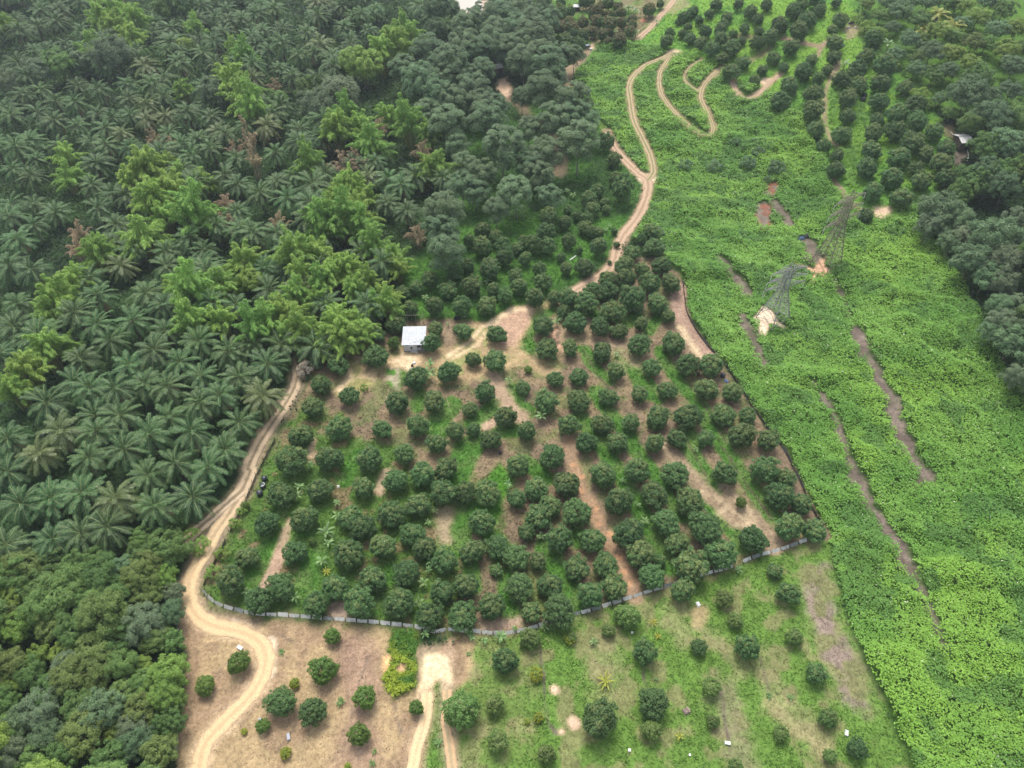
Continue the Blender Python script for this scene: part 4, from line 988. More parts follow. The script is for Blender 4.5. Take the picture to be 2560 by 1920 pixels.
_NK = {}
def near(x, y, r, kinds=None):
    if len(_NK.get('xy', ())) != len(PLACED):
        _NK['xy'] = np.array([(p['x'], p['y']) for p in PLACED]).reshape(-1, 2); _NK['k'] = np.array([p['kind'] for p in PLACED])
    if not len(PLACED): return False
    h = np.hypot(_NK['xy'][:, 0] - x, _NK['xy'][:, 1] - y) < r
    return bool((h & np.isin(_NK['k'], kinds)).any() if kinds is not None else h.any())

def size_adj(m, small, big):
    return 'small' if m < small else 'large' if m > big else ''

def fruit(pts, variants, adj, zone, group, kind='fruit_tree', k=1.0, scz=1.0, cat='tree', dedupe=2.4):
    noun = kind.replace('_', ' ')
    for i, (u, v, w) in enumerate(pts):
        m = metres(u, v, w) * k
        me = variants[int(rng.integers(len(variants)))]
        x, y, _ = unproj(u, v, 0.5 * m)
        if dedupe and near(float(x), float(y), min(dedupe, m * 0.45), ('fruit_tree', 'young_tree', 'conical_tree', 'bronze_tree')): continue
        put(kind, [('crown', me[0]), ('trunk', me[1])], u, v, m, 1.0, 0.55, noun, (size_adj(m, 4.2, 6.6) + ' ' + adj).strip(), cat, group, scz)

G_ORCH = 'fruit trees inside the fenced orchard'; G_MID = 'conical trees left of the reddish road'; G_HILL = 'fruit trees on the upper right hillside'
G_LOW = 'trees scattered over the bottom field and clearing'; G_BR = 'bronze tipped fruit trees at the top edge'
ORCH_T = tp('A', (910, 545, 150), (760, 620, 130), (755, 790, 180), (455, 860, 160), (1225, 580, 130), (1455, 590, 130), (1710, 620, 140), (2085, 565, 150), (2110, 740, 170), (1530, 820, 110), (1695, 835, 160),
    (1335, 920, 170), (1065, 970, 170), (2170, 970, 130), (1625, 1085, 160), (1925, 1040, 110), (2110, 1160, 170), (320, 1010, 160), (545, 1110, 150), (260, 1200, 160), (920, 1165, 170), (1210, 1150, 170), (1500, 1210, 120),
    (1780, 1270, 160), (160, 1410, 170), (460, 1360, 180), (805, 1370, 150), (1085, 1345, 170), (1385, 1390, 140), (1525, 1370, 110), (1950, 1385, 150), (1660, 1450, 150), (1240, 1480, 160)) + \
  tp('B', (190, 75, 140), (500, 85, 150), (645, 105, 100), (800, 70, 150), (520, 190, 160), (370, 185, 140), (875, 215, 150), (705, 220, 160), (385, 285, 170), (250, 270, 120), (575, 350, 200), (770, 375, 160), (60, 330, 150),
    (205, 370, 170), (410, 440, 180), (35, 430, 100), (120, 530, 170), (310, 560, 150), (860, 475, 110), (645, 535, 120), (460, 590, 120), (85, 730, 130), (330, 760, 160), (630, 705, 170), (905, 685, 180), (720, 880, 150),
    (1010, 860, 170), (1190, 860, 170), (445, 910, 150), (150, 950, 140), (1150, 1050, 180), (855, 1060, 140), (1365, 1080, 150), (635, 1095, 130), (380, 1110, 140), (160, 1130, 160), (1295, 1250, 170), (1485, 1260, 130),
    (770, 1270, 180), (1015, 1270, 200), (330, 1320, 160), (555, 1320, 140), (70, 1340, 170), (1440, 1420, 190), (1640, 1450, 170), (920, 1445, 140), (1155, 1445, 130), (740, 1485, 150), (210, 1480, 170), (465, 1480, 170)) + \
  tp('C', (730, 180, 230), (1025, 160, 190), (1345, 155, 190), (1615, 110, 160), (1945, 220, 180), (1560, 320, 170), (1755, 280, 180), (640, 430, 200), (940, 390, 180), (1295, 380, 170), (1920, 430, 190), (2090, 410, 180),
    (520, 660, 190), (830, 630, 200), (1510, 590, 190), (1720, 510, 180), (1180, 610, 170), (1290, 690, 200), (370, 930, 170), (750, 890, 180), (1450, 840, 190), (1680, 740, 180), (1770, 850, 180), (1165, 900, 220),
    (2150, 890, 180), (1930, 960, 190), (245, 1120, 220), (640, 1160, 200), (460, 1260, 210), (1370, 1110, 190), (1630, 1050, 190), (1070, 1150, 210), (920, 1290, 200), (1270, 1290, 240), (1920, 1210, 170), (2110, 1150, 190),
    (1590, 1280, 200), (1810, 1390, 200), (2080, 1400, 210)) + \
  tp('D', (450, 110, 150), (235, 165, 130), (755, 215, 160), (955, 190, 150), (1200, 210, 150), (1495, 205, 140), (1745, 190, 160), (1870, 230, 110), (530, 275, 150), (340, 295, 140), (45, 330, 150), (225, 370, 110),
    (1070, 345, 150), (1300, 370, 160), (850, 385, 170), (1845, 345, 150), (1970, 400, 120), (430, 400, 130), (355, 470, 150), (600, 440, 180), (15, 510, 150), (1150, 510, 160), (1385, 555, 190),
    (1895, 535, 170), (2060, 560, 130), (925, 580, 170), (285, 570, 100), (490, 615, 160), (690, 610, 140), (1680, 615, 160), (1215, 645, 130), (1480, 690, 180), (115, 660, 140), (215, 720, 150), (355, 740, 110),
    (985, 705, 160), (590, 780, 140), (775, 770, 150), (1300, 770, 180), (95, 800, 80), (245, 900, 150), (430, 890, 150), (1050, 840, 150), (820, 890, 150), (680, 955, 150), (80, 1025, 160), (315, 1050, 130), (490, 1050, 190), (1100, 740, 70))
fruit(tp('A', (1200, 700, 140)), FRUIT_TALL, 'tall dark', '', G_ORCH, k=1.0)
fruit(ORCH_T, FRUIT, 'dark rounded', 'orchard', G_ORCH, k=1.02)
fruit(tp('D', (1245, 925, 140)), FRUIT, 'dark rounded', '', G_ORCH)
fruit(tp('A', (900, 690, 85)), FRUIT_YOUNG, 'bright green', '', G_ORCH, kind='young_tree', scz=1.3)
fruit(tp('D', (1605, 390, 70)), FRUIT_YOUNG, 'bright green', '', G_ORCH, kind='young_tree')
MID_T = tp('A', (1190, 205, 130), (1085, 250, 110), (975, 290, 110), (1390, 150, 120), (1320, 265, 140), (1485, 75, 110), (1655, 115, 150), (1515, 235, 170), (1860, 150, 120), (2050, 110, 110), (2080, 220, 130), (1890, 255, 120),
    (1770, 20, 140), (1940, 30, 100), (1690, 270, 110), (1775, 325, 120), (1625, 390, 160), (2010, 345, 140), (2165, 340, 110), (1435, 410, 150), (1215, 415, 150), (1035, 430, 120)) + \
  tp('J', (130, 590, 160), (500, 450, 280), (560, 590, 260), (770, 460, 180), (800, 590, 160), (280, 700, 170), (90, 830, 230), (460, 770, 230), (520, 990, 220), (670, 1240, 280), (150, 1150, 240), (340, 1300, 130), (410, 1500, 310), (640, 260, 230), (100, 1620, 200), (20, 1420, 160)) + \
  tp('P2', (875, 1430, 100), (955, 1470, 90), (870, 1525, 110), (1010, 1520, 100), (1130, 1490, 70), (1280, 1350, 120), (1375, 1380, 105), (1265, 1450, 115), (1185, 1510, 110), (1280, 1520, 100), (1410, 1490, 110), (1395, 1300, 95), (1090, 1520, 80), (790, 1490, 80), (1500, 1400, 90), (1580, 1430, 80), (1330, 1560, 90), (1630, 880, 100), (1680, 980, 90), (1690, 1100, 80))
fruit(MID_T, FRUIT_TALL + FRUIT[2:4], 'olive topped', 'mid', G_MID, k=1.0, kind='conical_tree')
fruit(tp('J', (1060, 250, 420)), FRUIT_TALL, 'tall dark', '', G_MID, scz=1.15, k=0.9)
fruit(tp('J', (940, 960, 120), (980, 1190, 110), (860, 1490, 80)), FRUIT, 'dark', '', G_MID, dedupe=0)
fruit(tp('J', (1240, 1320, 260), (1080, 1560, 280), (1400, 1560, 220), (1640, 1240, 320), (1780, 1520, 300), (1400, 1080, 170), (1560, 940, 260)), FRUIT, 'dark rounded', '', G_ORCH)
HILL_T = tp('P3', (320, 30, 90), (460, 30, 80), (630, 30, 90), (530, 75, 100), (580, 115, 80), (385, 105, 80), (280, 85, 70), (220, 125, 70), (165, 75, 80), (365, 145, 70), (790, 75, 120), (845, 25, 100), (940, 10, 100),
    (955, 65, 90), (1060, 20, 70), (890, 120, 120), (710, 150, 130), (825, 195, 140), (655, 225, 110), (585, 190, 70), (495, 175, 80), (425, 205, 60), (345, 185, 90), (255, 195, 90), (150, 165, 70), (110, 205, 70), (35, 200, 80),
    (15, 260, 90), (160, 235, 90), (225, 265, 90), (345, 245, 100), (480, 255, 60), (575, 270, 100), (420, 300, 120), (295, 305, 100), (360, 360, 90), (485, 385, 100), (780, 290, 120), (675, 355, 100), (735, 410, 80),
    (605, 430, 80), (555, 490, 80), (420, 440, 120), (850, 445, 130), (905, 370, 90), (775, 520, 130), (710, 620, 130), (1080, 120, 110), (1040, 190, 80), (1055, 265, 130), (1045, 350, 100), (1000, 430, 80), (945, 490, 100),
    (920, 575, 130), (915, 670, 150), (935, 795, 120), (985, 900, 110), (1060, 955, 100), (1055, 1050, 120), (1240, 345, 120), (1345, 410, 160), (1195, 430, 150), (1090, 500, 130), (1195, 520, 130), (1335, 515, 150),
    (1125, 605, 140), (1320, 620, 140), (1490, 540, 110), (1125, 720, 110), (1310, 735, 100), (1430, 690, 150), (1540, 650, 140), (1095, 830, 130), (1285, 820, 140), (1420, 810, 150), (1555, 755, 150), (1665, 820, 120),
    (1275, 925, 150), (1525, 875, 160), (1455, 970, 170), (1610, 950, 120), (1740, 910, 140), (1245, 1035, 140), (1555, 1040, 110), (1710, 1010, 150), (1400, 1090, 160), (1580, 1110, 150), (1285, 1175, 150), (1455, 1210, 150),
    (1235, 1320, 110), (1720, 1100, 130), (1280, 230, 120)) + tp('K', (1850, 450, 200), (1810, 590, 220), (2010, 490, 150), (2080, 370, 170), (2040, 230, 200), (1960, 300, 110), (2190, 150, 160), (2130, 540, 180), (1720, 60, 150))
fruit(HILL_T, FRUIT, 'dark rounded', 'hill', G_HILL, k=0.82, dedupe=2.0)
BR_T = tp('K', (830, 190, 220), (650, 320, 170), (840, 310, 180), (460, 300, 130), (310, 400, 190), (480, 410, 200), (1020, 340, 200), (1190, 320, 150), (1330, 350, 130), (1060, 220, 130), (1180, 180, 140), (900, 90, 130), (780, 450, 150), (920, 490, 170),
    (1010, 450, 110), (1150, 570, 220), (1000, 580, 120), (1570, 150, 180), (1130, 110, 140), (960, 210, 100), (1330, 270, 130), (1300, 460, 170))
fruit(BR_T, FRUIT_BROWN, 'brownish topped', 'top', G_BR, dedupe=2.0, kind='bronze_tree')
fruit(tp('K', (520, 510, 150), (650, 530, 170), (590, 640, 180), (400, 630, 220), (450, 720, 170), (660, 60, 150), (1010, 70, 150), (330, 210, 200), (210, 200, 190), (110, 90, 240), (360, 60, 140), (470, 180, 140), (70, 330, 170), (740, 40, 150)), FRUIT_TALL, 'dark', 'top', G_BR, dedupe=2.0, kind='conical_tree')
LOW_D = tp('D', (1005, 1310, 150), (1345, 1270, 110), (1655, 1280, 170), (1810, 805, 100), (1900, 945, 140), (150, 1360, 170), (2070, 1440, 130)) + tp('E', (290, 1180, 270), (690, 1060, 240), (2190, 1390, 160), (1890, 860, 170))
fruit(LOW_D, FRUIT, 'dark', 'low', G_LOW, k=0.93)
LOW_L = tp('D', (900, 1080, 160), (790, 1170, 90), (305, 1220, 140), (1500, 975, 110), (1930, 1215, 120)) + tp('E', (670, 1250, 170), (1110, 940, 140), (1620, 1280, 120), (1975, 1170, 150), (1130, 1190, 110), (1290, 1510, 120), (1990, 1450, 110)) + tp('G', (1430, 1030, 200), (1900, 1500, 200), (1450, 1370, 230))
fruit(LOW_L, FRUIT_LIGHT, 'mid green', 'low', G_LOW, k=0.88)
fruit(tp('G', (1100, 1080, 330)), FRUIT_LIGHT, 'broad soft green', '', G_LOW, scz=0.95, dedupe=0)
LOW_Y = tp('F', (2045, 765, 100), (1475, 925, 125), (1270, 1065, 105), (1990, 970, 155), (1730, 1180, 165), (1920, 1225, 155), (1620, 1315, 85)) + tp('G', (220, 980, 200), (705, 1070, 130), (170, 1310, 195))
fruit(LOW_Y, FRUIT_YOUNG + FRUIT[4:5], 'leafy green', 'clear', G_LOW, kind='young_tree')
fruit(tp('F', (1805, 1055, 62), (1500, 1350, 36), (1755, 1480, 62), (2135, 1560, 40)) + tp('G', (1810, 770, 110), (1830, 1155, 85), (1725, 1195, 50), (2120, 430, 100)) + tp('D', (345, 1440, 80)), FRUIT_YEL, 'yellow green', '', G_LOW, kind='young_tree', dedupe=0)
fruit(tp('C', (890, 800, 60), (360, 520, 70)) + tp('A', (1960, 900, 60), (1395, 580, 60)), FRUIT_YOUNG, 'bright green', '', G_ORCH, kind='young_tree', dedupe=0)

fruit(tp('D', (1570, 1110, 100), (560, 1210, 80)), FRUIT_LIGHT, 'pale green', '', G_LOW, kind='young_tree', dedupe=0, k=0.85)
# bananas
def bananas(pts, var, adj, kind='banana_plant', noun='banana plant', ref=3.4, hc=1.6, group='banana plants between the fruit trees', k=1.0):
    for u, v, w in pts:
        m = metres(u, v, w, 1.5) * k
        put(kind, var[int(rng.integers(len(var)))], u, v, m, ref, hc, noun, adj, 'plant', group)
bananas(tp('A', (1815, 985, 90), (2070, 1270, 130), (1190, 850, 100), (1170, 930, 120), (1640, 200, 80), (1150, 330, 80), (1330, 540, 50), (2190, 520, 90)) + tp('B', (750, 275, 95), (535, 400, 85), (380, 585, 80), (440, 780, 60), (0, 490, 60)) +
   tp('C', (870, 210, 95), (780, 370, 110), (770, 450, 110), (700, 520, 85), (1080, 500, 85), (1080, 600, 110), (1000, 730, 140), (1010, 820, 120), (960, 960, 130), (1860, 560, 85), (1800, 650, 80), (1820, 960, 100), (1810, 1030, 90), (1760, 1130, 120), (370, 1200, 105), (750, 1240, 95), (1730, 1290, 100), (2150, 1540, 80), (1780, 1530, 100)) +
   tp('D', (550, 500, 85), (420, 530, 65), (375, 590, 80), (170, 270, 80), (880, 250, 50), (965, 400, 55), (1010, 500, 60), (400, 1150, 65), (1590, 800, 60), (700, 1240, 70), (215, 1160, 50), (1325, 60, 50), (130, 1210, 95)) +
   tp('K', (380, 540, 140), (1090, 450, 110), (1380, 450, 130), (1670, 300, 90), (760, 500, 100), (1280, 120, 130), (1380, 160, 150), (730, 380, 80)) + tp('G', (1325, 450, 90), (1215, 425, 90), (1490, 400, 110)) + tp('P3', (1110, 400, 90), (1380, 270, 90)) + tp('J', (120, 260, 130), (230, 330, 140), (860, 860, 90), (780, 930, 100)), BANANA, 'light green')
bananas(tp('C', (1000, 1040, 75)) + tp('G', (1620, 330, 60), (70, 1600, 60), (1090, 425, 40)) + tp('E', (880, 1300, 70), (690, 460, 70), (720, 560, 60)), BANANA_Y, 'yellow spiky', noun='leafy plant', kind='leafy_plant', ref=2.6, hc=0.9, group='spiky leafy plants in the lower field')
bananas(tp('E', (340, 890, 125)), BANANA_Y, 'large bright yellow', noun='leafy plant', kind='leafy_plant', ref=2.6, hc=0.9, group='spiky leafy plants in the lower field')
bananas(tp('F', (2090, 1165, 65), (1730, 860, 50)) + tp('G', (10, 1010, 80), (905, 1385, 95), (320, 1470, 70), (300, 1580, 90), (1180, 570, 60)) + tp('E', (250, 600, 70), (710, 880, 50), (1540, 1000, 60), (1700, 1010, 60)), ROSETTE, 'pale green', noun='rosette plant', kind='rosette_plant', ref=1.5, hc=0.35, group='pale rosette plants in the lower clearing')

# bamboo first, then palms fill between
def bamboo(pts, adj='bright yellow green', var=None):
    var = var or BAMBOO
    for u, v, w in pts:
        m = metres(u, v, w, 7)
        m = min(max(m * 1.6, 10.0), 18)
        x, y, _ = unproj(u, v, 6.5)
        if near(float(x), float(y), 2.4, ('bamboo_clump',)): continue
        put('bamboo_clump', var[int(rng.integers(len(var)))], u, v, m, 11.5, 7.0, 'bamboo clump', adj, 'bamboo', 'bamboo clumps among the oil palms', w=w)
bamboo(tp('P1', (1540, 870, 170), (1560, 990, 130)), 'dead straw coloured', DEADB[:1])
bamboo(tp('P1', (1440, 890, 110), (930, 830, 130), (1040, 870, 110), (1380, 1220, 110), (1370, 1330, 120), (1700, 1340, 140), (460, 1400, 120), (2110, 980, 180), (1680, 510, 110), (450, 1500, 110)) + tp('P2', (500, 900, 150), (470, 1410, 130), (90, 960, 150), (240, 760, 130)), 'dead brownish', DEADB[1:])
bamboo(tp('P1', (600, 70, 220), (800, 100, 220), (560, 250, 180), (700, 20, 200), (800, 210, 150), (680, 150, 160), (1490, 540, 260), (1400, 460, 190), (1120, 540, 110), (1540, 630, 200), (410, 1040, 170), (400, 930, 150), (860, 1000, 230), (1060, 1130, 230),
  (790, 1090, 180), (930, 1200, 230), (1150, 1290, 240), (1100, 1060, 180), (850, 1400, 230), (1250, 1090, 140), (1010, 1000, 150), (1000, 1300, 170), (2000, 1290, 250), (2130, 1320, 220), (1950, 1370, 200), (2110, 1130, 200), (1890, 980, 180), (2060, 760, 200), (2150, 700, 150), (570, 1520, 200), (400, 1510, 200),
  (1800, 1530, 250), (1930, 1540, 200), (1480, 1570, 200), (1200, 170, 120), (1500, 330, 150), (1430, 300, 110), (25, 130, 110), (2060, 1220, 160)) +
  tp('P4', (350, 200, 230), (460, 110, 180), (280, 290, 190), (260, 560, 220), (360, 510, 160), (150, 680, 220), (80, 800, 200), (1190, 160, 250), (1360, 130, 200), (1160, 380, 220), (1360, 370, 190), (1560, 420, 220), (1750, 320, 220),
  (1640, 390, 200), (1850, 120, 190), (2000, 110, 190), (2130, 60, 180), (2080, 400, 230), (2000, 490, 200), (1770, 460, 190), (1080, 180, 150), (1680, 280, 150)) +
  tp('A', (150, 300, 230), (300, 200, 220), (430, 90, 220), (600, 100, 200), (570, 240, 210), (740, 340, 220), (830, 290, 170), (150, 570, 250), (450, 480, 250), (600, 480, 230), (500, 620, 250), (640, 580, 180), (60, 440, 200), (280, 330, 150), (930, 60, 130), (700, 190, 170), (860, 400, 150)) +
  tp('P2', (370, 130, 230), (340, 230, 200), (250, 300, 170), (440, 190, 150), (40, 700, 180), (180, 830, 200), (130, 760, 180), (420, 740, 190), (600, 990, 180), (540, 1010, 160), (540, 800, 150), (60, 1120, 190), (140, 1190, 160), (80, 1270, 220), (130, 1380, 180), (200, 1490, 180), (330, 1540, 180), (290, 690, 150)))

# tall grey green trees on the left and the light one near the stream
def wood(pts, pal, noun='forest tree', adj='', group='', kind='forest_tree', cap=(4, 17), hc=6.0, dd=2.2, scz=None):
    for u, v, w in pts:
        m = min(max(metres(u, v, w, 6) * (1.22 if v > 1300 else 1.0), cap[0]), cap[1])
        if abs(u - 2400) < w * 0.6 + 14 and 330 < v < 440: continue
        k = pal if isinstance(pal, str) else str(rng.choice(pal))
        x, y, _ = unproj(u, v, hc * m / 10)
        if near(float(x), float(y), min(dd, m * 0.3), ('forest_tree', 'grey_tree')): continue
        cr, tr = WOOD[k][int(rng.integers(3))]
        a = adj or {'mid': 'mid green', 'grey': 'greyish', 'light': 'bright green', 'dark': 'dark', 'olive': 'olive'}[k]
        put(kind, [('crown', cr), ('trunk', tr)], u, v, m, 9.6, 6.2, noun, (size_adj(m, 7, 12) + ' ' + a).strip(), 'tree', group, scz or rng.uniform(0.85, 1.1))
G_L = 'broadleaf trees among the oil palms'
wood(tp('P1', (720, 330, 340), (2080, 570, 270), (1950, 660, 230), (1310, 560, 190)), 'grey', group=G_L)
wood(tp('P1', (370, 400, 200), (240, 450, 170), (40, 520, 170), (480, 380, 150), (940, 360, 150), (1900, 560, 170), (1700, 620, 150), (2010, 80, 130), (1020, 40, 200), (1130, 60, 150)), ('mid', 'grey'), group=G_L)
wood(tp('P1', (2170, 390, 190), (1150, 280, 110)) + tp('P2', (150, 420, 230), (1000, 1240, 60)) + tp('P4', (1540, 160, 180), (890, 1530, 120), (960, 1560, 120)), 'light', group=G_L)
wood(tp('P1', (1110, 20, 180), (1180, 30, 140), (2130, 20, 160)) + tp('P2', (600, 60, 220), (530, 100, 170), (680, 60, 120), (590, 180, 150)), 'dark', group=G_L)
G_F = 'broadleaf forest in the bottom left corner'
wood(tp('F', (1030, 970, 190), (1000, 1110, 210), (1020, 400, 150)), 'light', group=G_F)
wood(tp('F', (820, 720, 110), (700, 1360, 120), (110, 720, 170), (65, 560, 150), (20, 500, 120), (410, 850, 130), (250, 880, 110), (90, 1050, 140), (870, 960, 130)), 'light', group=G_F, cap=(4, 10))
wood(tp('F', (510, 1370, 260), (470, 1010, 230), (860, 1220, 200)), 'olive', group=G_F)
wood(tp('F', (60, 1490, 200), (240, 1210, 220), (900, 680, 220), (1060, 500, 130), (420, 960, 200), (820, 1310, 170)), 'grey', group=G_F)
wood(tp('F', (590, 850, 230), (650, 400, 230), (470, 360, 190), (150, 340, 230), (380, 510, 260), (640, 640, 260), (640, 1220, 220), (850, 1410, 190), (1050, 1310, 150), (890, 1060, 180), (560, 560, 200), (250, 620, 210), (700, 520, 200), (850, 420, 200), (900, 530, 180),
  (330, 700, 190), (700, 780, 190), (60, 940, 210), (200, 980, 180), (330, 1110, 200), (120, 1290, 190), (300, 1380, 190), (500, 1200, 190), (760, 1130, 180), (990, 1470, 180), (380, 1530, 200), (660, 1510, 190), (200, 1560, 180), (1010, 240, 200), (930, 330, 170), (850, 290, 150), (1110, 230, 120), (1060, 150, 110),
  (40, 400, 200), (300, 320, 170), (20, 660, 170), (950, 790, 170), (1060, 800, 120), (480, 720, 190), (20, 1170, 170), (1060, 620, 140), (870, 170, 130), (600, 320, 170), (760, 380, 170), (470, 470, 170), (250, 460, 190), (130, 480, 170), (1000, 330, 150), (740, 660, 180), (600, 980, 190), (750, 950, 180), (1060, 1200, 120), (900, 1380, 150), (30, 1380, 170)), ('mid', 'mid', 'mid', 'mid', 'olive', 'dark'), group=G_F)
# grey lobed trees in the top centre
G_A = 'grey green lobed trees in the top centre'
def acacia(pts):
    for u, v, w in pts:
        m = min(max(metres(u, v, w, 7) * 1.3, 8.5), 14)
        x, y, _ = unproj(u, v, 7)
        if math.hypot(u - 1250, (v - 198)) < w * 0.65 + 6 or math.hypot(u - 1432, v - 175) < w * 0.5 + 10: continue
        if near(float(x), float(y), 3.0, ('grey_tree',)): continue
        cr, tr = ACACIA[int(rng.integers(4))]
        put('grey_tree', [('crown', cr), ('trunk', tr)], u, v, m, 9.2, 7.4, 'lobed tree', (size_adj(m, 9.2, 12.8) + ' grey green').strip(), 'tree', G_A, rng.uniform(0.9, 1.05))
acacia(tp('P2', (1180, 220, 220), (920, 270, 160), (800, 160, 200), (880, 100, 180), (840, 330, 150), (1000, 300, 150), (1110, 290, 170), (1010, 90, 150), (1090, 60, 120), (960, 190, 150), (1240, 330, 150), (1130, 380, 170), (1270, 400, 170), (1340, 330, 120),
  (880, 430, 140), (690, 390, 180), (540, 310, 200), (620, 480, 150), (480, 490, 190), (470, 570, 170), (590, 590, 170), (810, 540, 160), (700, 620, 160), (860, 640, 160), (960, 650, 140), (540, 690, 140), (680, 760, 230), (900, 740, 190), (1090, 520, 150), (1200, 430, 140),
  (1250, 560, 210), (1330, 480, 120), (1300, 640, 190), (1420, 620, 190), (1220, 660, 150), (1440, 720, 170), (1320, 740, 190), (1520, 740, 150), (1160, 800, 150), (1000, 900, 220), (1470, 870, 220), (1250, 950, 190), (1180, 1020, 160), (870, 1070, 170), (750, 1150, 160), (1090, 1190, 190),
  (1290, 1210, 130), (650, 1310, 220), (840, 1180, 140), (960, 1290, 100), (620, 1440, 190), (660, 1550, 190), (1220, 1080, 150), (400, 420, 150), (740, 280, 170), (1080, 170, 150), (1280, 130, 150), (1250, 230, 130), (780, 470, 130), (1180, 130, 140), (1380, 420, 110), (1440, 340, 90), (730, 900, 140), (760, 1010, 120), (1120, 600, 110), (790, 250, 120), (1210, 60, 130), (600, 400, 140)))
# right hand slope
G_R = 'broadleaf trees on the right slope'
wood(tp('H', (1500, 350, 320), (1640, 420, 240), (1440, 470, 200), (1750, 700, 300), (1880, 560, 330), (1990, 720, 300), (1950, 860, 250), (1960, 1140, 250), (2010, 1290, 290), (1880, 1210, 200), (2060, 420, 210), (2060, 1500, 230), (1700, 560, 240), (2060, 1000, 200), (1600, 580, 190), (2040, 580, 230), (1830, 830, 220), (1930, 1010, 180)), ('dark', 'dark', 'grey'), group=G_R, cap=(5, 14))
wood(tp('P3', (1870, 580, 240), (1930, 480, 200), (2010, 730, 270), (2090, 900, 210), (1900, 1120, 200), (1970, 1080, 180), (2060, 1060, 170), (1880, 760, 170), (1980, 900, 200), (1830, 1180, 170), (2110, 1150, 200), (2180, 730, 200), (2170, 900, 180), (2190, 1010, 150)), ('dark', 'mid'), group=G_R, cap=(4, 12))
wood(tp('P3', (1900, 910, 150), (2130, 1090, 130), (1560, 360, 110), (1250, 30, 90)), 'olive', group=G_R, cap=(3, 10))
wood(tp('P3', (1440, 80, 160), (1560, 130, 150), (1680, 200, 160), (1500, 250, 140), (1640, 330, 160), (1760, 330, 160), (1780, 230, 140), (1930, 110, 170), (2090, 60, 180), (2170, 180, 170), (2040, 190, 150), (2100, 310, 170), (1900, 260, 160), (1880, 400, 150), (2150, 420, 170), (1740, 440, 150), (1650, 470, 140),
  (2130, 560, 190), (1990, 580, 160), (1330, 100, 120), (1370, 20, 130), (1490, 10, 140), (1620, 20, 140), (1750, 20, 140), (1850, 40, 140), (1990, 10, 150), (1320, 200, 100), (1400, 170, 110), (1430, 330, 120), (1540, 430, 120), (1590, 240, 110), (1840, 150, 120), (1980, 270, 130), (2200, 300, 130), (1700, 610, 110), (1760, 700, 120)), ('mid', 'mid', 'dark', 'olive', 'light', 'dark'), group=G_R, cap=(4, 9), scz=0.75)
wood([(2610, 120, 90), (2620, 200, 100), (2600, 300, 100), (2640, 390, 110), (2620, 480, 120), (2660, 560, 120), (2620, 650, 130), (2680, 720, 130), (2630, 800, 130), (2680, 890, 130), (2640, 970, 130), (2720, 640, 130), (2740, 800, 130), (2700, 460, 110), (2750, 540, 120)], ('dark', 'mid'), group=G_R, cap=(5, 13))
wood([(-60, 1450, 110), (-70, 1560, 120), (-60, 1680, 120), (-80, 1800, 120), (-60, 1900, 120), (-160, 1500, 120), (-170, 1640, 120), (-180, 1780, 120), (100, 1980, 130), (240, 1990, 130), (370, 1980, 120)], ('mid', 'dark', 'light'), group=G_F)
def shrubs(pts, pal, adj, group, k=1.0):
    for u, v, w in pts:
        m = metres(u, v, w, 1.5) * k; cr, st = SHRUB[pal][int(rng.integers(2))]
        put('shrub', [('crown', cr), ('stem', st)], u, v, m, 3.0, 1.1, 'shrub', adj, 'shrub', group)
shrubs(tp('P3', (580, 930, 90), (520, 1000, 110), (310, 1020, 100), (700, 1030, 110), (560, 870, 60), (440, 870, 70)) + tp('H', (330, 130, 60), (210, 30, 90)) + tp('J', (1620, 1090, 180), (1700, 970, 220), (1560, 880, 170)) + tp('P2', (2120, 1010, 90)), 'dark', 'dark green', 'dark shrubs standing in the vine cover')
shrubs(tp('P3', (1240, 170, 100), (1190, 120, 80), (1570, 580, 110), (1600, 640, 90), (1420, 400, 70)) + tp('C', (280, 660, 110), (180, 900, 120), (100, 1050, 120), (330, 560, 80)) + tp('F', (1240, 200, 110), (1180, 130, 90), (1220, 250, 70)) + tp('A', (660, 1040, 70), (250, 800, 90), (290, 780, 130)), 'light', 'bright green', 'bright shrubs along tracks and fences')
put('dry_shrub', [('crown', PALE_SHRUB[0]), ('stem', PALE_SHRUB[1])], 763, 920, metres(763, 920, 48, 1.2), 3.0, 1.1, 'shrub', 'pale dry', 'shrub', 'x')
PLACED.pop()
tag(COL.objects[-3] if COL.objects[-3].name.startswith('dry_shrub') else [o for o in COL.objects if o.name.startswith('dry_shrub')][0], 'pale dry flowering shrub standing beside the upper end of the left dirt road', 'shrub')
for u, v, w in tp('P3', (1690, 80, 130), (1780, 150, 140), (1600, 175, 120)):
    put('coconut_palm', COCO[0], u, v, metres(u, v, w, 4), 8.0, 4.3, 'coconut palm', 'yellow leaved', 'palm', 'yellow palms on the upper right slope')

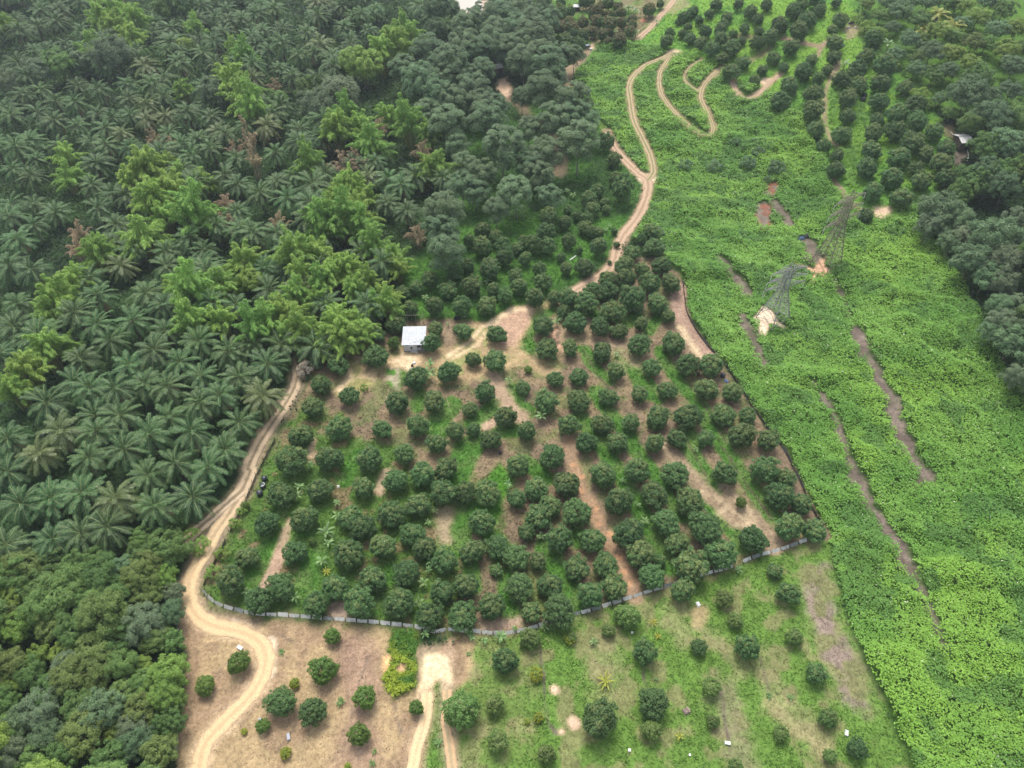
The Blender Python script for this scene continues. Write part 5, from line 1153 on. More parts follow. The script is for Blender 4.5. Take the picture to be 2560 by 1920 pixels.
# oil palms: the ones read from the photograph, then the gaps between them
G_P = 'oil palms of the plantation on the left'
def palm(u, v, w, chk=4.2):
    m = rng.uniform(8.6, 12.0) if w is None else min(max(metres(u, v, w, 7) * (1.34 if v > 640 else 1.12), 9.0), 12.0)
    x, y, _ = unproj(u, v, 6.5)
    if near(float(x), float(y), chk, ('oil_palm',)): return
    i = int(rng.choice(6, p=[.22, .2, .18, .16, .15, .09]))
    adj = ('dark green', 'brown skirted', 'dark green', 'brown skirted', 'compact', 'yellowish')[i]
    put('oil_palm', PALM[i], u, v, m, 10.6, 6.6, 'oil palm', (size_adj(m, 9.3, 11.6) + ' ' + adj).strip(), 'palm', G_P, rng.uniform(0.9, 1.15))
P1P = [(370, 60, 150), (130, 190, 170), (230, 165, 150), (345, 150, 150), (90, 110, 130), (105, 375, 190), (215, 310, 120), (310, 285, 130), (1040, 240, 170), (940, 190, 120), (1215, 100, 140), (1250, 310, 150), (1330, 270, 150), (1400, 130, 140), (1480, 100, 130), (1590, 90, 150), (1690, 60, 140), (1600, 170, 130), (1545, 220, 140),
  (1740, 170, 150), (1890, 210, 160), (1955, 110, 150), (2060, 40, 130), (2110, 150, 140), (2170, 90, 130), (1650, 310, 160), (1830, 330, 130), (1930, 330, 130), (2040, 340, 150), (2160, 270, 140), (1790, 470, 130), (1720, 420, 120), (1010, 470, 150), (950, 530, 200), (790, 530, 140), (620, 560, 150), (470, 520, 150), (350, 620, 150), (250, 550, 130),
  (140, 590, 130), (230, 690, 170), (470, 640, 140), (70, 700, 150), (600, 690, 140), (780, 620, 150), (900, 640, 150), (1150, 690, 170), (1020, 710, 140), (900, 730, 150), (690, 720, 150), (800, 720, 130), (1310, 730, 160), (330, 760, 170), (170, 850, 190), (470, 780, 150), (650, 800, 150), (750, 820, 150), (360, 890, 140), (560, 870, 150), (650, 900, 150),
  (1030, 830, 150), (1110, 880, 150), (1210, 840, 140), (1180, 950, 150), (1310, 920, 160), (580, 990, 190), (180, 1080, 170), (90, 1060, 130), (560, 1150, 150), (680, 1180, 170), (330, 1290, 170), (210, 1250, 150), (70, 1260, 150), (220, 1400, 150), (700, 1370, 190), (110, 1480, 200), (600, 1280, 150), (1340, 800, 130), (1840, 790, 180), (1690, 930, 150), (1380, 1080, 150), (1460, 1130, 150),
  (1600, 1200, 140), (1700, 1120, 130), (1800, 1080, 140), (1450, 1290, 130), (1480, 1390, 150), (1560, 1450, 160), (1330, 1390, 130), (1160, 1450, 150), (1250, 1530, 150), (1010, 1530, 170), (830, 1530, 140), (700, 1500, 130), (2000, 1460, 170), (1700, 1430, 140)]
P4P = [(200, 90, 170), (70, 420, 200), (120, 290, 150), (470, 370, 190), (610, 250, 170), (730, 60, 150), (1020, 60, 160), (900, 240, 180), (1130, 290, 180), (1310, 290, 150), (1010, 300, 130), (810, 400, 200), (600, 440, 150), (520, 620, 190), (690, 540, 150), (960, 600, 200), (800, 660, 160), (1030, 470, 150), (1210, 500, 200), (1330, 490, 150), (1390, 590, 180), (1540, 530, 190), (1650, 660, 200),
  (1710, 540, 150), (1490, 740, 210), (1110, 660, 180), (1350, 860, 150), (1240, 730, 170), (1050, 820, 190), (900, 790, 150), (730, 840, 190), (450, 780, 170), (310, 890, 220), (560, 830, 140), (1220, 920, 200), (1610, 860, 200), (1470, 1010, 210), (740, 980, 190), (1050, 980, 180), (920, 1090, 190), (570, 970, 150), (370, 1070, 160), (600, 1090, 170), (1180, 1110, 190), (1380, 1170, 210), (230, 1220, 210),
  (540, 1250, 210), (770, 1210, 160), (1080, 1270, 190), (1290, 1300, 190), (900, 1330, 190), (50, 1310, 180), (60, 1130, 160), (720, 1500, 230), (1170, 1470, 230), (300, 1480, 180), (120, 1500, 180), (500, 1440, 160), (960, 1540, 180), (1640, 60, 170), (1660, 210, 150), (1840, 190, 130), (2000, 280, 180), (1440, 300, 140), (1930, 540, 170), (550, 120, 100)]
for q in tp('P1', *P1P) + tp('P4', *P4P) + tp('F', (500, 130, 190), (690, 110, 230), (320, 170, 170), (30, 200, 140), (190, 190, 110)) + tp('A', (380, 370, 220), (690, 360, 230), (290, 680, 220), (800, 60, 240), (60, 90, 200), (290, 110, 170)) + \
        tp('P2', (20, 50, 130), (60, 240, 140), (180, 190, 130), (30, 330, 120), (130, 90, 130), (480, 30, 130), (650, 140, 130), (220, 60, 110), (290, 1090, 150), (380, 1150, 150), (290, 1230, 150), (410, 1300, 170), (180, 1080, 130), (210, 1000, 140), (120, 1530, 150), (630, 1100, 140), (80, 1010, 120)):
    palm(*q)
PR = wpts([(-40, -20), (880, -20), (960, 30), (900, 120), (870, 260), (840, 330), (960, 400), (1090, 440), (1060, 520), (990, 560), (980, 640), (900, 700), (830, 790), (735, 870), (720, 950), (640, 1110), (560, 1260), (470, 1330), (380, 1370), (250, 1400), (-40, 1420)])
nfill = 0
cand = np.stack([rng.uniform(PR[:, 0].min(), PR[:, 0].max(), 5000), rng.uniform(PR[:, 1].min(), PR[:, 1].max(), 5000)], 1)
cand = cand[sdf_poly(cand[:, 0], cand[:, 1], PR) < -2]
npalm = sum(p['kind'] == 'oil_palm' for p in PLACED)
for x, y in cand:
    if npalm + nfill >= 300: break
    if near(x, y, 6.6, ('oil_palm',)) or near(x, y, 4.2, ('bamboo_clump', 'forest_tree', 'grey_tree')): continue
    z = float(hgt(x, y)) + 6.5; u, v = project(x, y, z)
    if not (-60 < u < 1150 and -40 < v < 1430): continue
    palm(float(u), float(v), None, 6.2); nfill += 1
from collections import Counter
print('COUNTS', Counter(p['kind'] for p in PLACED))
# ------------------------------------------------------------------ built things
def gp(px, h=0.0):
    x, y, z = unproj(px[0], px[1], h); return Vector((float(x), float(y), float(z)))
M_TIN = plain_mat('tin_roof', (0.54, 0.56, 0.58), 0.5, 0.4, 0.0, scale=1.2, c2=(0.47, 0.485, 0.50))
M_TIN2 = plain_mat('weathered_tin', (0.66, 0.65, 0.62), 0.6, 0.3, 0.0, scale=2, c2=(0.50, 0.46, 0.42))
M_WALL = plain_mat('hut_board', (0.52, 0.55, 0.58), 0.7, scale=2, noise=0.15)
M_WOOD = plain_mat('grey_wood', (0.36, 0.31, 0.25), 0.9, scale=5)
M_DARKW = plain_mat('dark_wood', (0.12, 0.09, 0.07), 0.9, scale=5)
M_PANEL = plain_mat('fence_sheet', (0.64, 0.64, 0.59), 0.7, 0.2, scale=1.5, c2=(0.47, 0.47, 0.43))
M_PANEL2 = plain_mat('fence_sheet_dull', (0.28, 0.30, 0.29), 0.7, 0.2, scale=1.5, c2=(0.19, 0.21, 0.18))
M_POST = plain_mat('fence_post', (0.085, 0.075, 0.065), 0.9)
M_NET = plain_mat('net_sheet', (0.085, 0.09, 0.085), 0.8, scale=2)
M_TANK = plain_mat('tank_plastic', (0.045, 0.050, 0.060), 0.4, 0.5, scale=2, noise=0.2)
M_LID = plain_mat('tank_lid_pale', (0.45, 0.47, 0.47), 0.6)
M_WHITE = plain_mat('white_plastic', (0.78, 0.78, 0.74), 0.6, noise=0.08)
M_GREYB = plain_mat('grey_box', (0.42, 0.43, 0.47), 0.6)
M_BLUE = plain_mat('blue_tarp', (0.13, 0.19, 0.30), 0.6, scale=2)
M_PURPLE = plain_mat('purple_tarp', (0.09, 0.05, 0.12), 0.6, scale=2)
M_BLACKS = plain_mat('black_sheet', (0.035, 0.037, 0.042), 0.5, scale=2)
M_SKYT = plain_mat('grey_blue_tarp', (0.30, 0.36, 0.43), 0.6, scale=2)
M_DARKHOLE = plain_mat('dark_opening', (0.012, 0.012, 0.014), 0.9)
M_STEEL = plain_mat('pylon_steel', (0.34, 0.335, 0.315), 0.65, 0.2, 0.0, scale=0.6, c2=(0.25, 0.245, 0.225))
M_STEELB = plain_mat('pylon_steel_brown', (0.27, 0.235, 0.18), 0.65, 0.2, 0.0, scale=0.6, c2=(0.20, 0.17, 0.125))
M_ROCK = plain_mat('rock', (0.33, 0.25, 0.21), 0.9, scale=2)
M_STRAWM = plain_mat('old_pole', (0.46, 0.38, 0.25), 0.9)

# --- hut with the white roof
zf, zb = 2.35, 3.15
c0, c1 = gp((1004.5, 863), zf), gp((1063.5, 862.5), zf); c3, c2 = gp((1007, 816), zb), gp((1065.5, 815), zb)
mid = (c0 + c1 + c2 + c3) / 4; ux = ((c1 - c0) + (c2 - c3)); ux.z = 0; wr = ux.length / 2; ux.normalize(); uy = Vector((-ux.y, ux.x, 0))
dp = ((c3 - c0) + (c2 - c1)).dot(uy) / 2
hz = float(hgt(mid.x, mid.y)); rz_h = math.atan2(ux.y, ux.x)
hut = thing('hut', (mid.x, mid.y, hz), rz_h)
mb = MB(); nr_ = 60; top = []; bot = []
for k in range(nr_ + 1):
    x = -wr / 2 + wr * k / nr_; dz = 0.035 * math.sin(k * PI / 2 * 1.0) if k % 2 else 0.0
    top.append((x, k, dz))
rows = []
for t in np.linspace(0, 1, 5):
    rows.append([(x, -dp / 2 + dp * t, zf + (zb - zf) * t + dz + 0.012 * math.sin(9 * t + k)) for x, k, dz in top])
mb.grid(rows); mb.grid([[(x, y, z - 0.05) for x, y, z in r] for r in rows[::-1]])
link('roof', mb.mesh('roof', M_TIN), hut)
for q in (0.30, 0.64):
    b_ = MB(); b_.box((0.0, -dp / 2 + dp * q, zf + (zb - zf) * q + 0.05), (wr * 0.99, 0.06, 0.02), tilt=math.atan2(zb - zf, dp)); link('sheet_joint', b_.mesh('sheet_joint', M_TIN2), hut)
for q in range(3):
    b_ = MB(); b_.box((-wr * 0.05 + q * 0.8 - 0.3, -dp * 0.33 + q * 0.25, zf + (zb - zf) * 0.2 + 0.075 + q * 0.06), (0.35, 0.8, 0.02), tilt=math.atan2(zb - zf, dp)); link('roof_patch', b_.mesh('roof_patch', M_TIN2), hut)
x0, x1 = -wr / 2 + 0.45, wr * 0.12
yf = -dp / 2 + 0.35; ybk = dp / 2 - 0.5
w_ = MB(); w_.box(((x0 + x1) / 2, yf, 1.1), (x1 - x0, 0.08, 2.2)); link('front_wall', w_.mesh('front_wall', M_WALL), hut)
w_ = MB(); w_.box((x0 + 0.0, (yf + ybk) / 2 + 0.045, 1.15), (0.08, ybk - yf - 0.01, 2.3)); link('side_wall', w_.mesh('side_wall', M_WALL), hut)
w_ = MB(); w_.box((x1 - 0.04, (yf + ybk) / 2 + 0.045, 1.15), (0.08, ybk - yf - 0.01, 2.3)); link('side_wall', w_.mesh('side_wall', M_WALL), hut)
w_ = MB(); w_.box((0, ybk + 0.05, 1.3), (wr - 0.8, 0.08, 2.6)); link('rear_wall', w_.mesh('rear_wall', M_DARKW), hut)
w_ = MB(); w_.box(((x0 + x1) / 2 + 0.25, yf - 0.045, 1.15), (0.42, 0.03, 0.5)); win = link('window', w_.mesh('window', M_DARKHOLE), hut)
w_ = MB(); w_.box(((x0 + x1) / 2 + 0.25, yf - 0.065, 0.86), (0.56, 0.05, 0.06)); link('sill', w_.mesh('sill', M_WOOD), win)
w_ = MB(); w_.box((x0 + 0.75, yf - 0.045, 1.93), (0.8, 0.03, 0.2)); link('vent', w_.mesh('vent', M_DARKHOLE), hut)
w_ = MB(); w_.box((x1 + 0.55, yf + 0.3, 0.45), (1.0, 0.08, 0.9)); link('half_door', w_.mesh('half_door', M_WALL), hut)
for px_ in (wr / 2 - 0.3, wr * 0.3):
    w_ = MB(); w_.tube([(px_, yf, -0.2), (px_, yf, zf - 0.06)], [0.06, 0.055], 6); link('porch_post', w_.mesh('porch_post', M_WOOD), hut)
w_ = MB(); w_.box((0, 0, 0.06), (wr - 0.5, dp - 0.4, 0.24)); link('floor_slab', w_.mesh('floor_slab', plain_mat('slab', (0.33, 0.3, 0.26), 0.9)), hut)
tag(hut, 'small hut with a flat white tin roof and pale board walls', 'hut')
fr = thing('timber_frame', gp((1035, 808), 0), rz_h)
for k in range(6):
    w_ = MB(); xx = -2.4 + k * 0.95; w_.tube([(xx, 0, -0.2), (xx + 0.05, 0.05, 2.9 + 0.4 * (k % 2))], [0.05, 0.04], 5); link('post', w_.mesh('post', M_WOOD), fr)
w_ = MB(); w_.tube([(-2.5, 0.08, 2.5), (2.5, 0.08, 2.6)], [0.045, 0.04], 5); link('rail', w_.mesh('rail', M_WOOD), fr)
tag(fr, 'row of thin grey posts with a rail behind the white roofed hut', 'frame')

def simple(name, mesh, px, label, cat, rz=0.0, sc=1.0, dz=0.0, group=None, wxyz=None):
    p = gp(px); o = link(name, mesh); o.location = (p.x, p.y, p.z + dz); o.rotation_euler = (0, 0, rz); o.scale = (sc, sc, sc)
    return tag(o, label, cat, group)
def mbox(size, mat, bev=0.0, tilt=0.0):
    w_ = MB(); w_.box((0, 0, size[2] / 2), size, tilt=tilt); return w_.mesh('box', mat)

def small_shed(px, w, d, h, rz, mat, label, gable=True, wallmat=M_DARKW, gap=0.0):
    p = gp(px); s = thing('shed', p, rz)
    for sg in (-1, 1):
        r_ = MB(); ys = (sg * (0.0 + gap), sg * (d / 2 + 0.25)); zr = h + (0.7 if gable else 0.1); ze = h - 0.05 if gable else h - 0.05 * sg
        rows = [[(x, ys[0], zr + 0.03 * (k % 2)) for k, x in enumerate(np.linspace(-w / 2 - 0.2, w / 2 + 0.2, 21))], [(x, ys[1], ze + 0.03 * (k % 2)) for k, x in enumerate(np.linspace(-w / 2 - 0.2, w / 2 + 0.2, 21))]]
        if sg > 0: rows = rows[::-1]
        r_.grid(rows[::-1]); r_.grid([[(x, y, z - 0.05) for x, y, z in q] for q in rows]); link('roof_sheet', r_.mesh('roof_sheet', mat), s)
    for sg in (-1, 1):
        w_ = MB(); w_.box((0, sg * d / 2 * 0.92, h / 2 - 0.1), (w - 0.1, 0.08, h)); link('wall', w_.mesh('wall', wallmat), s)
        w_ = MB(); w_.box((sg * (w / 2 - 0.09), 0, h / 2 - 0.1), (0.08, d * 0.92 - 0.1, h)); link('wall', w_.mesh('wall', wallmat), s)
    w_ = MB(); w_.box((w * 0.15, -d / 2 * 0.92 - 0.055, 0.9), (0.8, 0.03, 1.8)); link('door', w_.mesh('door', M_DARKHOLE), s)
    tag(s, label, 'shed'); return s
small_shed((2399, 366), 3.4, 4.8, 2.6, 0.1, M_TIN2, 'weathered grey tin roofed shed among trees on the right slope', gap=0.12)
small_shed((1243, 183), 3.2, 3.2, 2.6, 0.5, M_WHITE, 'tiny white and lilac roofed shed between the grey green lobed trees', wallmat=M_DARKW)
small_shed((1442, 26), 2.6, 2.6, 1.9, -0.15, M_WHITE, 'small white roofed shelter among brownish topped trees at the top edge', gap=0.35)
w_ = MB(); w_.box((0, 0, 1.5), (1.5, 1.3, 0.04)); 
for sx in (-.7, .7):
    for sy in (-.6, .6): w_.tube([(sx, sy, -0.1), (sx, sy, 1.48)], [0.04, 0.04], 5)
simple('tarp_shelter', w_.mesh('tarp_shelter', [M_SKYT]), (1468, 122), 'grey blue tarpaulin shelter at the upper end of the bare patch', 'shelter', 0.3)
simple('white_crate', mbox((0.9, 0.6, 0.8), M_WHITE), (1477, 126), 'white crate beside the grey blue tarpaulin shelter', 'crate', 0.4)

# --- water tanks and drums
def tank(px, d, h, label, rz=0.0, pale=False, name='water_tank'):
    t = thing(name, gp(px), rz)
    b_ = MB(); r = d / 2
    b_.lathe([(r * 0.97, 0), (r, 0.05), (r, h * 0.35), (r * 0.97, h * 0.37), (r, h * 0.39), (r, h * 0.78), (r * 0.93, h * 0.88), (r * 0.6, h * 0.97), (r * 0.55, h)], 24)
    link('tank_body', b_.mesh('tank_body', M_TANK, True), t)
    l_ = MB()
    if pale:
        n_ = 14; rows = [[(r * 0.95 * math.cos(a), r * 0.95 * math.sin(a), h * 0.92) for a in np.linspace(-2.0, 1.6, n_)], [(r * 0.55 * math.cos(a) + 0.1, r * 0.55 * math.sin(a), h * 0.985) for a in np.linspace(-2.0, 1.6, n_)]]
        l_.grid(rows); l_.grid([[(x, y, z + 0.05) for x, y, z in q] for q in rows[::-1]]); link('lid', l_.mesh('lid', M_LID), t)
    else:
        l_.lathe([(r * 0.55, h + 0.001), (r * 0.56, h + 0.06), (r * 0.4, h + 0.10)], 20); link('lid', l_.mesh('lid', M_TANK, True), t)
    tag(t, label, 'water tank', 'black plastic water tanks'); return t
tank((663, 1201), 1.15, 1.1, 'black water tank, farthest of three in a row by the left fence')
tank((658, 1218), 1.15, 1.0, 'black water tank with a pale crescent lid, middle of three by the left fence', pale=True)
tank((651, 1237), 1.25, 1.1, 'black water tank, nearest of three in a row by the left fence')
tank((2160, 243), 1.5, 1.3, 'dark water tank on the hillside, upper of the pair between fruit trees')
tank((2157, 252), 1.5, 1.3, 'dark water tank on the hillside, lower of the pair between fruit trees')
tank((1806, 941), 1.1, 0.9, 'dark drum with a grey top beside the right orchard fence', name='drum')
tank((1803, 912), 0.9, 0.9, 'dark drum half under a fruit tree, just above the grey topped drum', name='drum')
tank((1745, 936), 0.7, 0.8, 'small black barrel between two fruit trees near the right fence', name='barrel')

def heap(px, size, mat, label, cat, name, rz=0.0, seed=0):
    b_ = MB(); r = np.random.default_rng(seed); rows = []; n = 9
    for i in range(n):
        row = []
        for j in range(n):
            a, b2 = i / (n - 1) * 2 - 1, j / (n - 1) * 2 - 1
            e = max(0.0, 1 - max(abs(a), abs(b2)) ** 2.2)
            row.append((a * size[0] / 2 + r.normal(0, .03), b2 * size[1] / 2 + r.normal(0, .03), -0.06 + size[2] * e ** 0.5 * (0.75 + 0.4 * r.random()) if e > 0 else -0.08))
        rows.append(row)
    b_.grid(rows[::-1])
    return simple(name, b_.mesh(name, mat, False), px, label, cat, rz)
heap((1815, 953), (0.9, 1.3, 0.5), M_BLUE, 'crumpled blue tarpaulin by the right fence below the grey topped drum', 'tarpaulin', 'tarpaulin', 0.5, 1)
heap((1143, 797), (1.8, 0.9, 0.8), M_BLACKS, 'black plastic sheet heap beyond the fruit tree right of the hut', 'plastic sheet', 'plastic_sheet', 0.2, 2)
heap((1161, 792), (1.2, 0.5, 0.35), M_GREYB, 'pale grey cloth lying beside the black plastic heap', 'cloth', 'cloth', 0.1, 3)
heap((2129, 58), (2.6, 0.9, 0.8), M_PURPLE, 'dark purple tarpaulin at the edge of the small hilltop clearing', 'tarpaulin', 'tarpaulin', 0.5, 4)
heap((2122, 70), (1.6, 1.2, 0.5), plain_mat('grey_rubble', (0.3, 0.26, 0.25), 0.9), 'grey rubble pile just below the purple tarpaulin', 'rubble', 'rubble_pile', 0.2, 5)
simple('bucket', mbox((0.5, 0.5, 0.55), M_WHITE), (2138, 70), 'white bucket on the small hilltop clearing below the purple tarpaulin', 'bucket')
heap((2003, 597), (2.0, 1.2, 0.8), M_BLUE, 'blue tarpaulin heap in the vines left of the far pylon', 'tarpaulin', 'tarpaulin', 0.3, 6)
heap((2016, 592), (1.8, 1.6, 0.9), M_BLACKS, 'black heap beside the blue tarpaulin left of the far pylon', 'heap', 'black_heap', 0.1, 7)
heap((1745, 1511), (0.75, 1.0, 0.45), M_WHITE, 'crumpled white sack on the grass below the orchard fence', 'sack', 'sack', 0.4, 8)
heap((1035, 908), (0.8, 0.8, 0.5), M_WHITE, 'white sack at the upper end of the small pile before the hut', 'sack', 'sack', 0.4, 9)
heap((1031, 915), (0.6, 0.8, 0.55), plain_mat('brown_bundle', (0.10, 0.05, 0.04), 0.9), 'dark brown bundle between two white sacks before the hut', 'bundle', 'bundle', 0.2, 10)
heap((1027, 922), (0.9, 0.6, 0.3), plain_mat('pale_sack', (0.62, 0.52, 0.48), 0.8), 'pinkish white sack at the lower end of the pile before the hut', 'sack', 'sack', 0.2, 11)
heap((1716, 1778), (1.3, 1.1, 0.7), M_ROCK, 'pinkish brown boulder on the grass in the bottom field', 'boulder', 'boulder', 0.4, 12)
heap((846, 1218), (0.55, 0.8, 0.55), M_WHITE, 'small white plastic bag between fruit trees in the left orchard', 'bag', 'bag', 0.2, 13)
simple('hive_box', mbox((1.0, 0.55, 0.45), M_WHITE), (601, 1621), 'white box beside the bend of the sandy road', 'box', -0.5)
simple('hive_box', mbox((0.45, 1.0, 0.4), M_GREYB), (722, 1843), 'bluish grey box on the brown clearing below the young trees', 'box', 0.35)
simple('hive_box', mbox((0.4, 0.35, 0.35), M_GREYB), (650, 1799), 'small grey box just above a small tree on the clearing', 'box', 0.35)
simple('hive_box', mbox((0.85, 0.45, 0.4), M_WHITE), (1818, 1859), 'pale box with a dark side in the bottom field grass', 'box', -0.15)
simple('hive_box', mbox((0.5, 0.9, 0.4), plain_mat('pale_grey', (0.6, 0.6, 0.56), 0.7)), (2115, 1834), 'pale grey box beside the pinkish dry strip at lower right', 'box', -0.4)
simple('bucket', mbox((0.4, 0.4, 0.45), M_WHITE), (1573, 1877), 'small white tub in the bottom field near the lower edge', 'bucket')
simple('bucket', mbox((0.3, 0.3, 0.3), M_WHITE), (1724, 1888), 'tiny white tub beside a dark hole near the lower edge', 'bucket')
simple('bucket', mbox((0.3, 0.3, 0.3), M_WHITE), (1467, 1812), 'tiny white tub in front of the largest dark tree below', 'bucket')
simple('bucket', mbox((0.35, 0.35, 0.35), M_WHITE), (1580, 1583), 'white tub just left of the dark tree under the fence', 'bucket')
b_ = MB(); b_.lathe([(0.20, 0.02), (0.36, 0.0), (0.40, 0.1), (0.36, 0.2), (0.22, 0.18), (0.2, 0.05)], 20)
simple('tyre', b_.mesh('tyre', M_BLACKS, True), (1251, 1133), 'black tyre lying beside the bare patch in mid orchard', 'tyre')
simple('plank', mbox((1.6, 0.3, 0.06), M_WHITE), (1036, 880), 'white plank on the ground before the hut wall', 'plank', -0.15, dz=0.02)

def pole(a, b, label, rad=0.07, mat=M_STRAWM, name='pole', group=None, lift=0.1, mid=None):
    A, B = gp(a), gp(b); c = (A + B) / 2; b_ = MB()
    pts = [A - c + Vector((0, 0, lift)), B - c + Vector((0, 0, lift))]
    if mid is not None: pts.insert(1, gp(mid) - c + Vector((0, 0, lift)))
    b_.tube([tuple(q) for q in pts], [rad] * len(pts), 6); o = link(name, b_.mesh(name, mat)); o.location = c
    return tag(o, label, 'pole', group)
U = tp('U', (1645, 545), (1865, 720), (1690, 700), (1850, 645), (1560, 630), (1620, 520), (1600, 640), (1860, 660))
pole(U[0], U[1], 'longest straw coloured pole of the crossed poles right of the hut', 0.09)
pole(U[2], U[3], 'short pole crossing the longest pole right of the hut', 0.06, lift=0.22)
pole(U[4], U[5], 'leaning pole at the left of the crossed poles right of the hut', 0.06, lift=0.15)
pole((1424, 651), (1440, 640), 'bent white plastic strip on the grass left of the reddish road', 0.16, M_WHITE, 'plastic_strip', mid=(1433, 645))
pole((2376, 330), (2384, 340), 'pale leaning board above the weathered tin shed', 0.18, M_WOOD, 'board')
pole((2418, 376), (2417, 404), 'pale curved hose below the weathered tin shed', 0.10, M_WHITE, 'hose', mid=(2421, 392))
for a, b, lab in ((tp('C', (655, 620))[0], tp('C', (668, 575))[0], 'thin grey stick above the green strip in the left orchard'), (tp('C', (785, 1100))[0], tp('C', (790, 1060))[0], 'thin white stake in the yellowish grass of the left orchard'),
                  (tp('A', (1060, 1100))[0], tp('A', (1090, 1020))[0], 'pale fallen branch among fruit trees below the hut'), (tp('A', (1310, 1110))[0], tp('A', (1345, 1210))[0], 'pale forked branch on the grass below the straw yard'),
                  (tp('A', (820, 1180))[0], tp('A', (870, 1040))[0], 'long grey branch in the weedy patch below the hut yard'), (tp('G', (1895, 430))[0], tp('G', (1935, 460))[0], 'pale bent stick on the grass under the lower fence'),
                  (tp('D', (1905, 0))[0], tp('D', (1912, 8))[0], 'short pale stub by the right orchard fence'), (tp('C', (1245, 1040))[0], tp('C', (1270, 1010))[0], 'pale fallen branch beside a large fruit tree at lower left')):
    pole(a, b, lab, 0.05, name='branch')

# --- sheet fence along the bottom of the orchard and the road
def sheet_fence(px, label, hgt_m, panel, gap, mat_pick, skip=0.0, name='sheet_fence', lean=0.12, seed=0, tilt=0.0):
    w = smooth_path(wpts(px), 0.2); s = np.concatenate([[0], np.cumsum(np.linalg.norm(np.diff(w, axis=0), axis=1))])
    c = w[0]; z0 = float(hgt(*c)); f = thing(name, (c[0], c[1], z0)); r = np.random.default_rng(seed); n = int(s[-1] / panel)
    at = lambda d: np.array([np.interp(d, s, w[:, 0]), np.interp(d, s, w[:, 1])])
    for k in range(n):
        a, b = at(k * panel), at((k + 1) * panel - gap)
        p_ = MB(); p_.tube([(a[0] - c[0], a[1] - c[1], float(hgt(*a)) - z0 - 0.2), (a[0] - c[0], a[1] - c[1], float(hgt(*a)) - z0 + hgt_m + 0.12)], [0.05, 0.045], 5)
        link('post', p_.mesh('post', M_POST), f)
        if r.random() < skip: continue
        q = MB(); rows = []; ln = tilt + lean * r.normal(0, 1); hh = hgt_m * r.uniform(0.85, 1.08); m = 9
        d = (b - a) / np.linalg.norm(b - a); nn = np.array([-d[1], d[0]])
        for t, zz in ((0, 0.03), (0.5, hh * 0.5), (1, hh)):
            row = []
            for j in range(m):
                p2 = a + (b - a) * (0.03 + 0.94 * j / (m - 1)) + nn * (ln * t + 0.03 * (j % 2) + 0.06)
                row.append((p2[0] - c[0], p2[1] - c[1], float(hgt(*p2)) - z0 + zz + 0.02 * r.normal()))
            rows.append(row)
        q.grid(rows); q.grid([[(x - nn[0] * 0.025, y - nn[1] * 0.025, z) for x, y, z in rw] for rw in rows[::-1]])
        link('panel', q.mesh('panel', mat_pick(k, r)), f)
    tag(f, label, 'fence'); return f
sheet_fence(FENCE_B, 'fence of pale grey sheets along the lower edge of the orchard', 0.62, 2.0, 0.14, lambda k, r: M_PANEL if r.random() < 0.9 else M_PANEL2, skip=0.03, seed=3, tilt=0.4, lean=0.05)
sheet_fence(FENCE_L, 'fence of weathered grey sheets between the left road and the orchard', 0.9, 1.9, 0.05, lambda k, r: M_PANEL if r.random() < 0.45 else M_PANEL2, skip=0.02, seed=4, tilt=0.3, lean=0.05)
sheet_fence(FENCE_LL, 'dull grey sheet fence along the edge of the bottom left forest', 1.0, 2.0, 0.05, lambda k, r: M_PANEL2, seed=5)
sheet_fence(FENCE_R, 'dark low net fence between the orchard and the vine slope', 0.8, 2.2, 0.02, lambda k, r: M_NET, name='net_fence', seed=6)

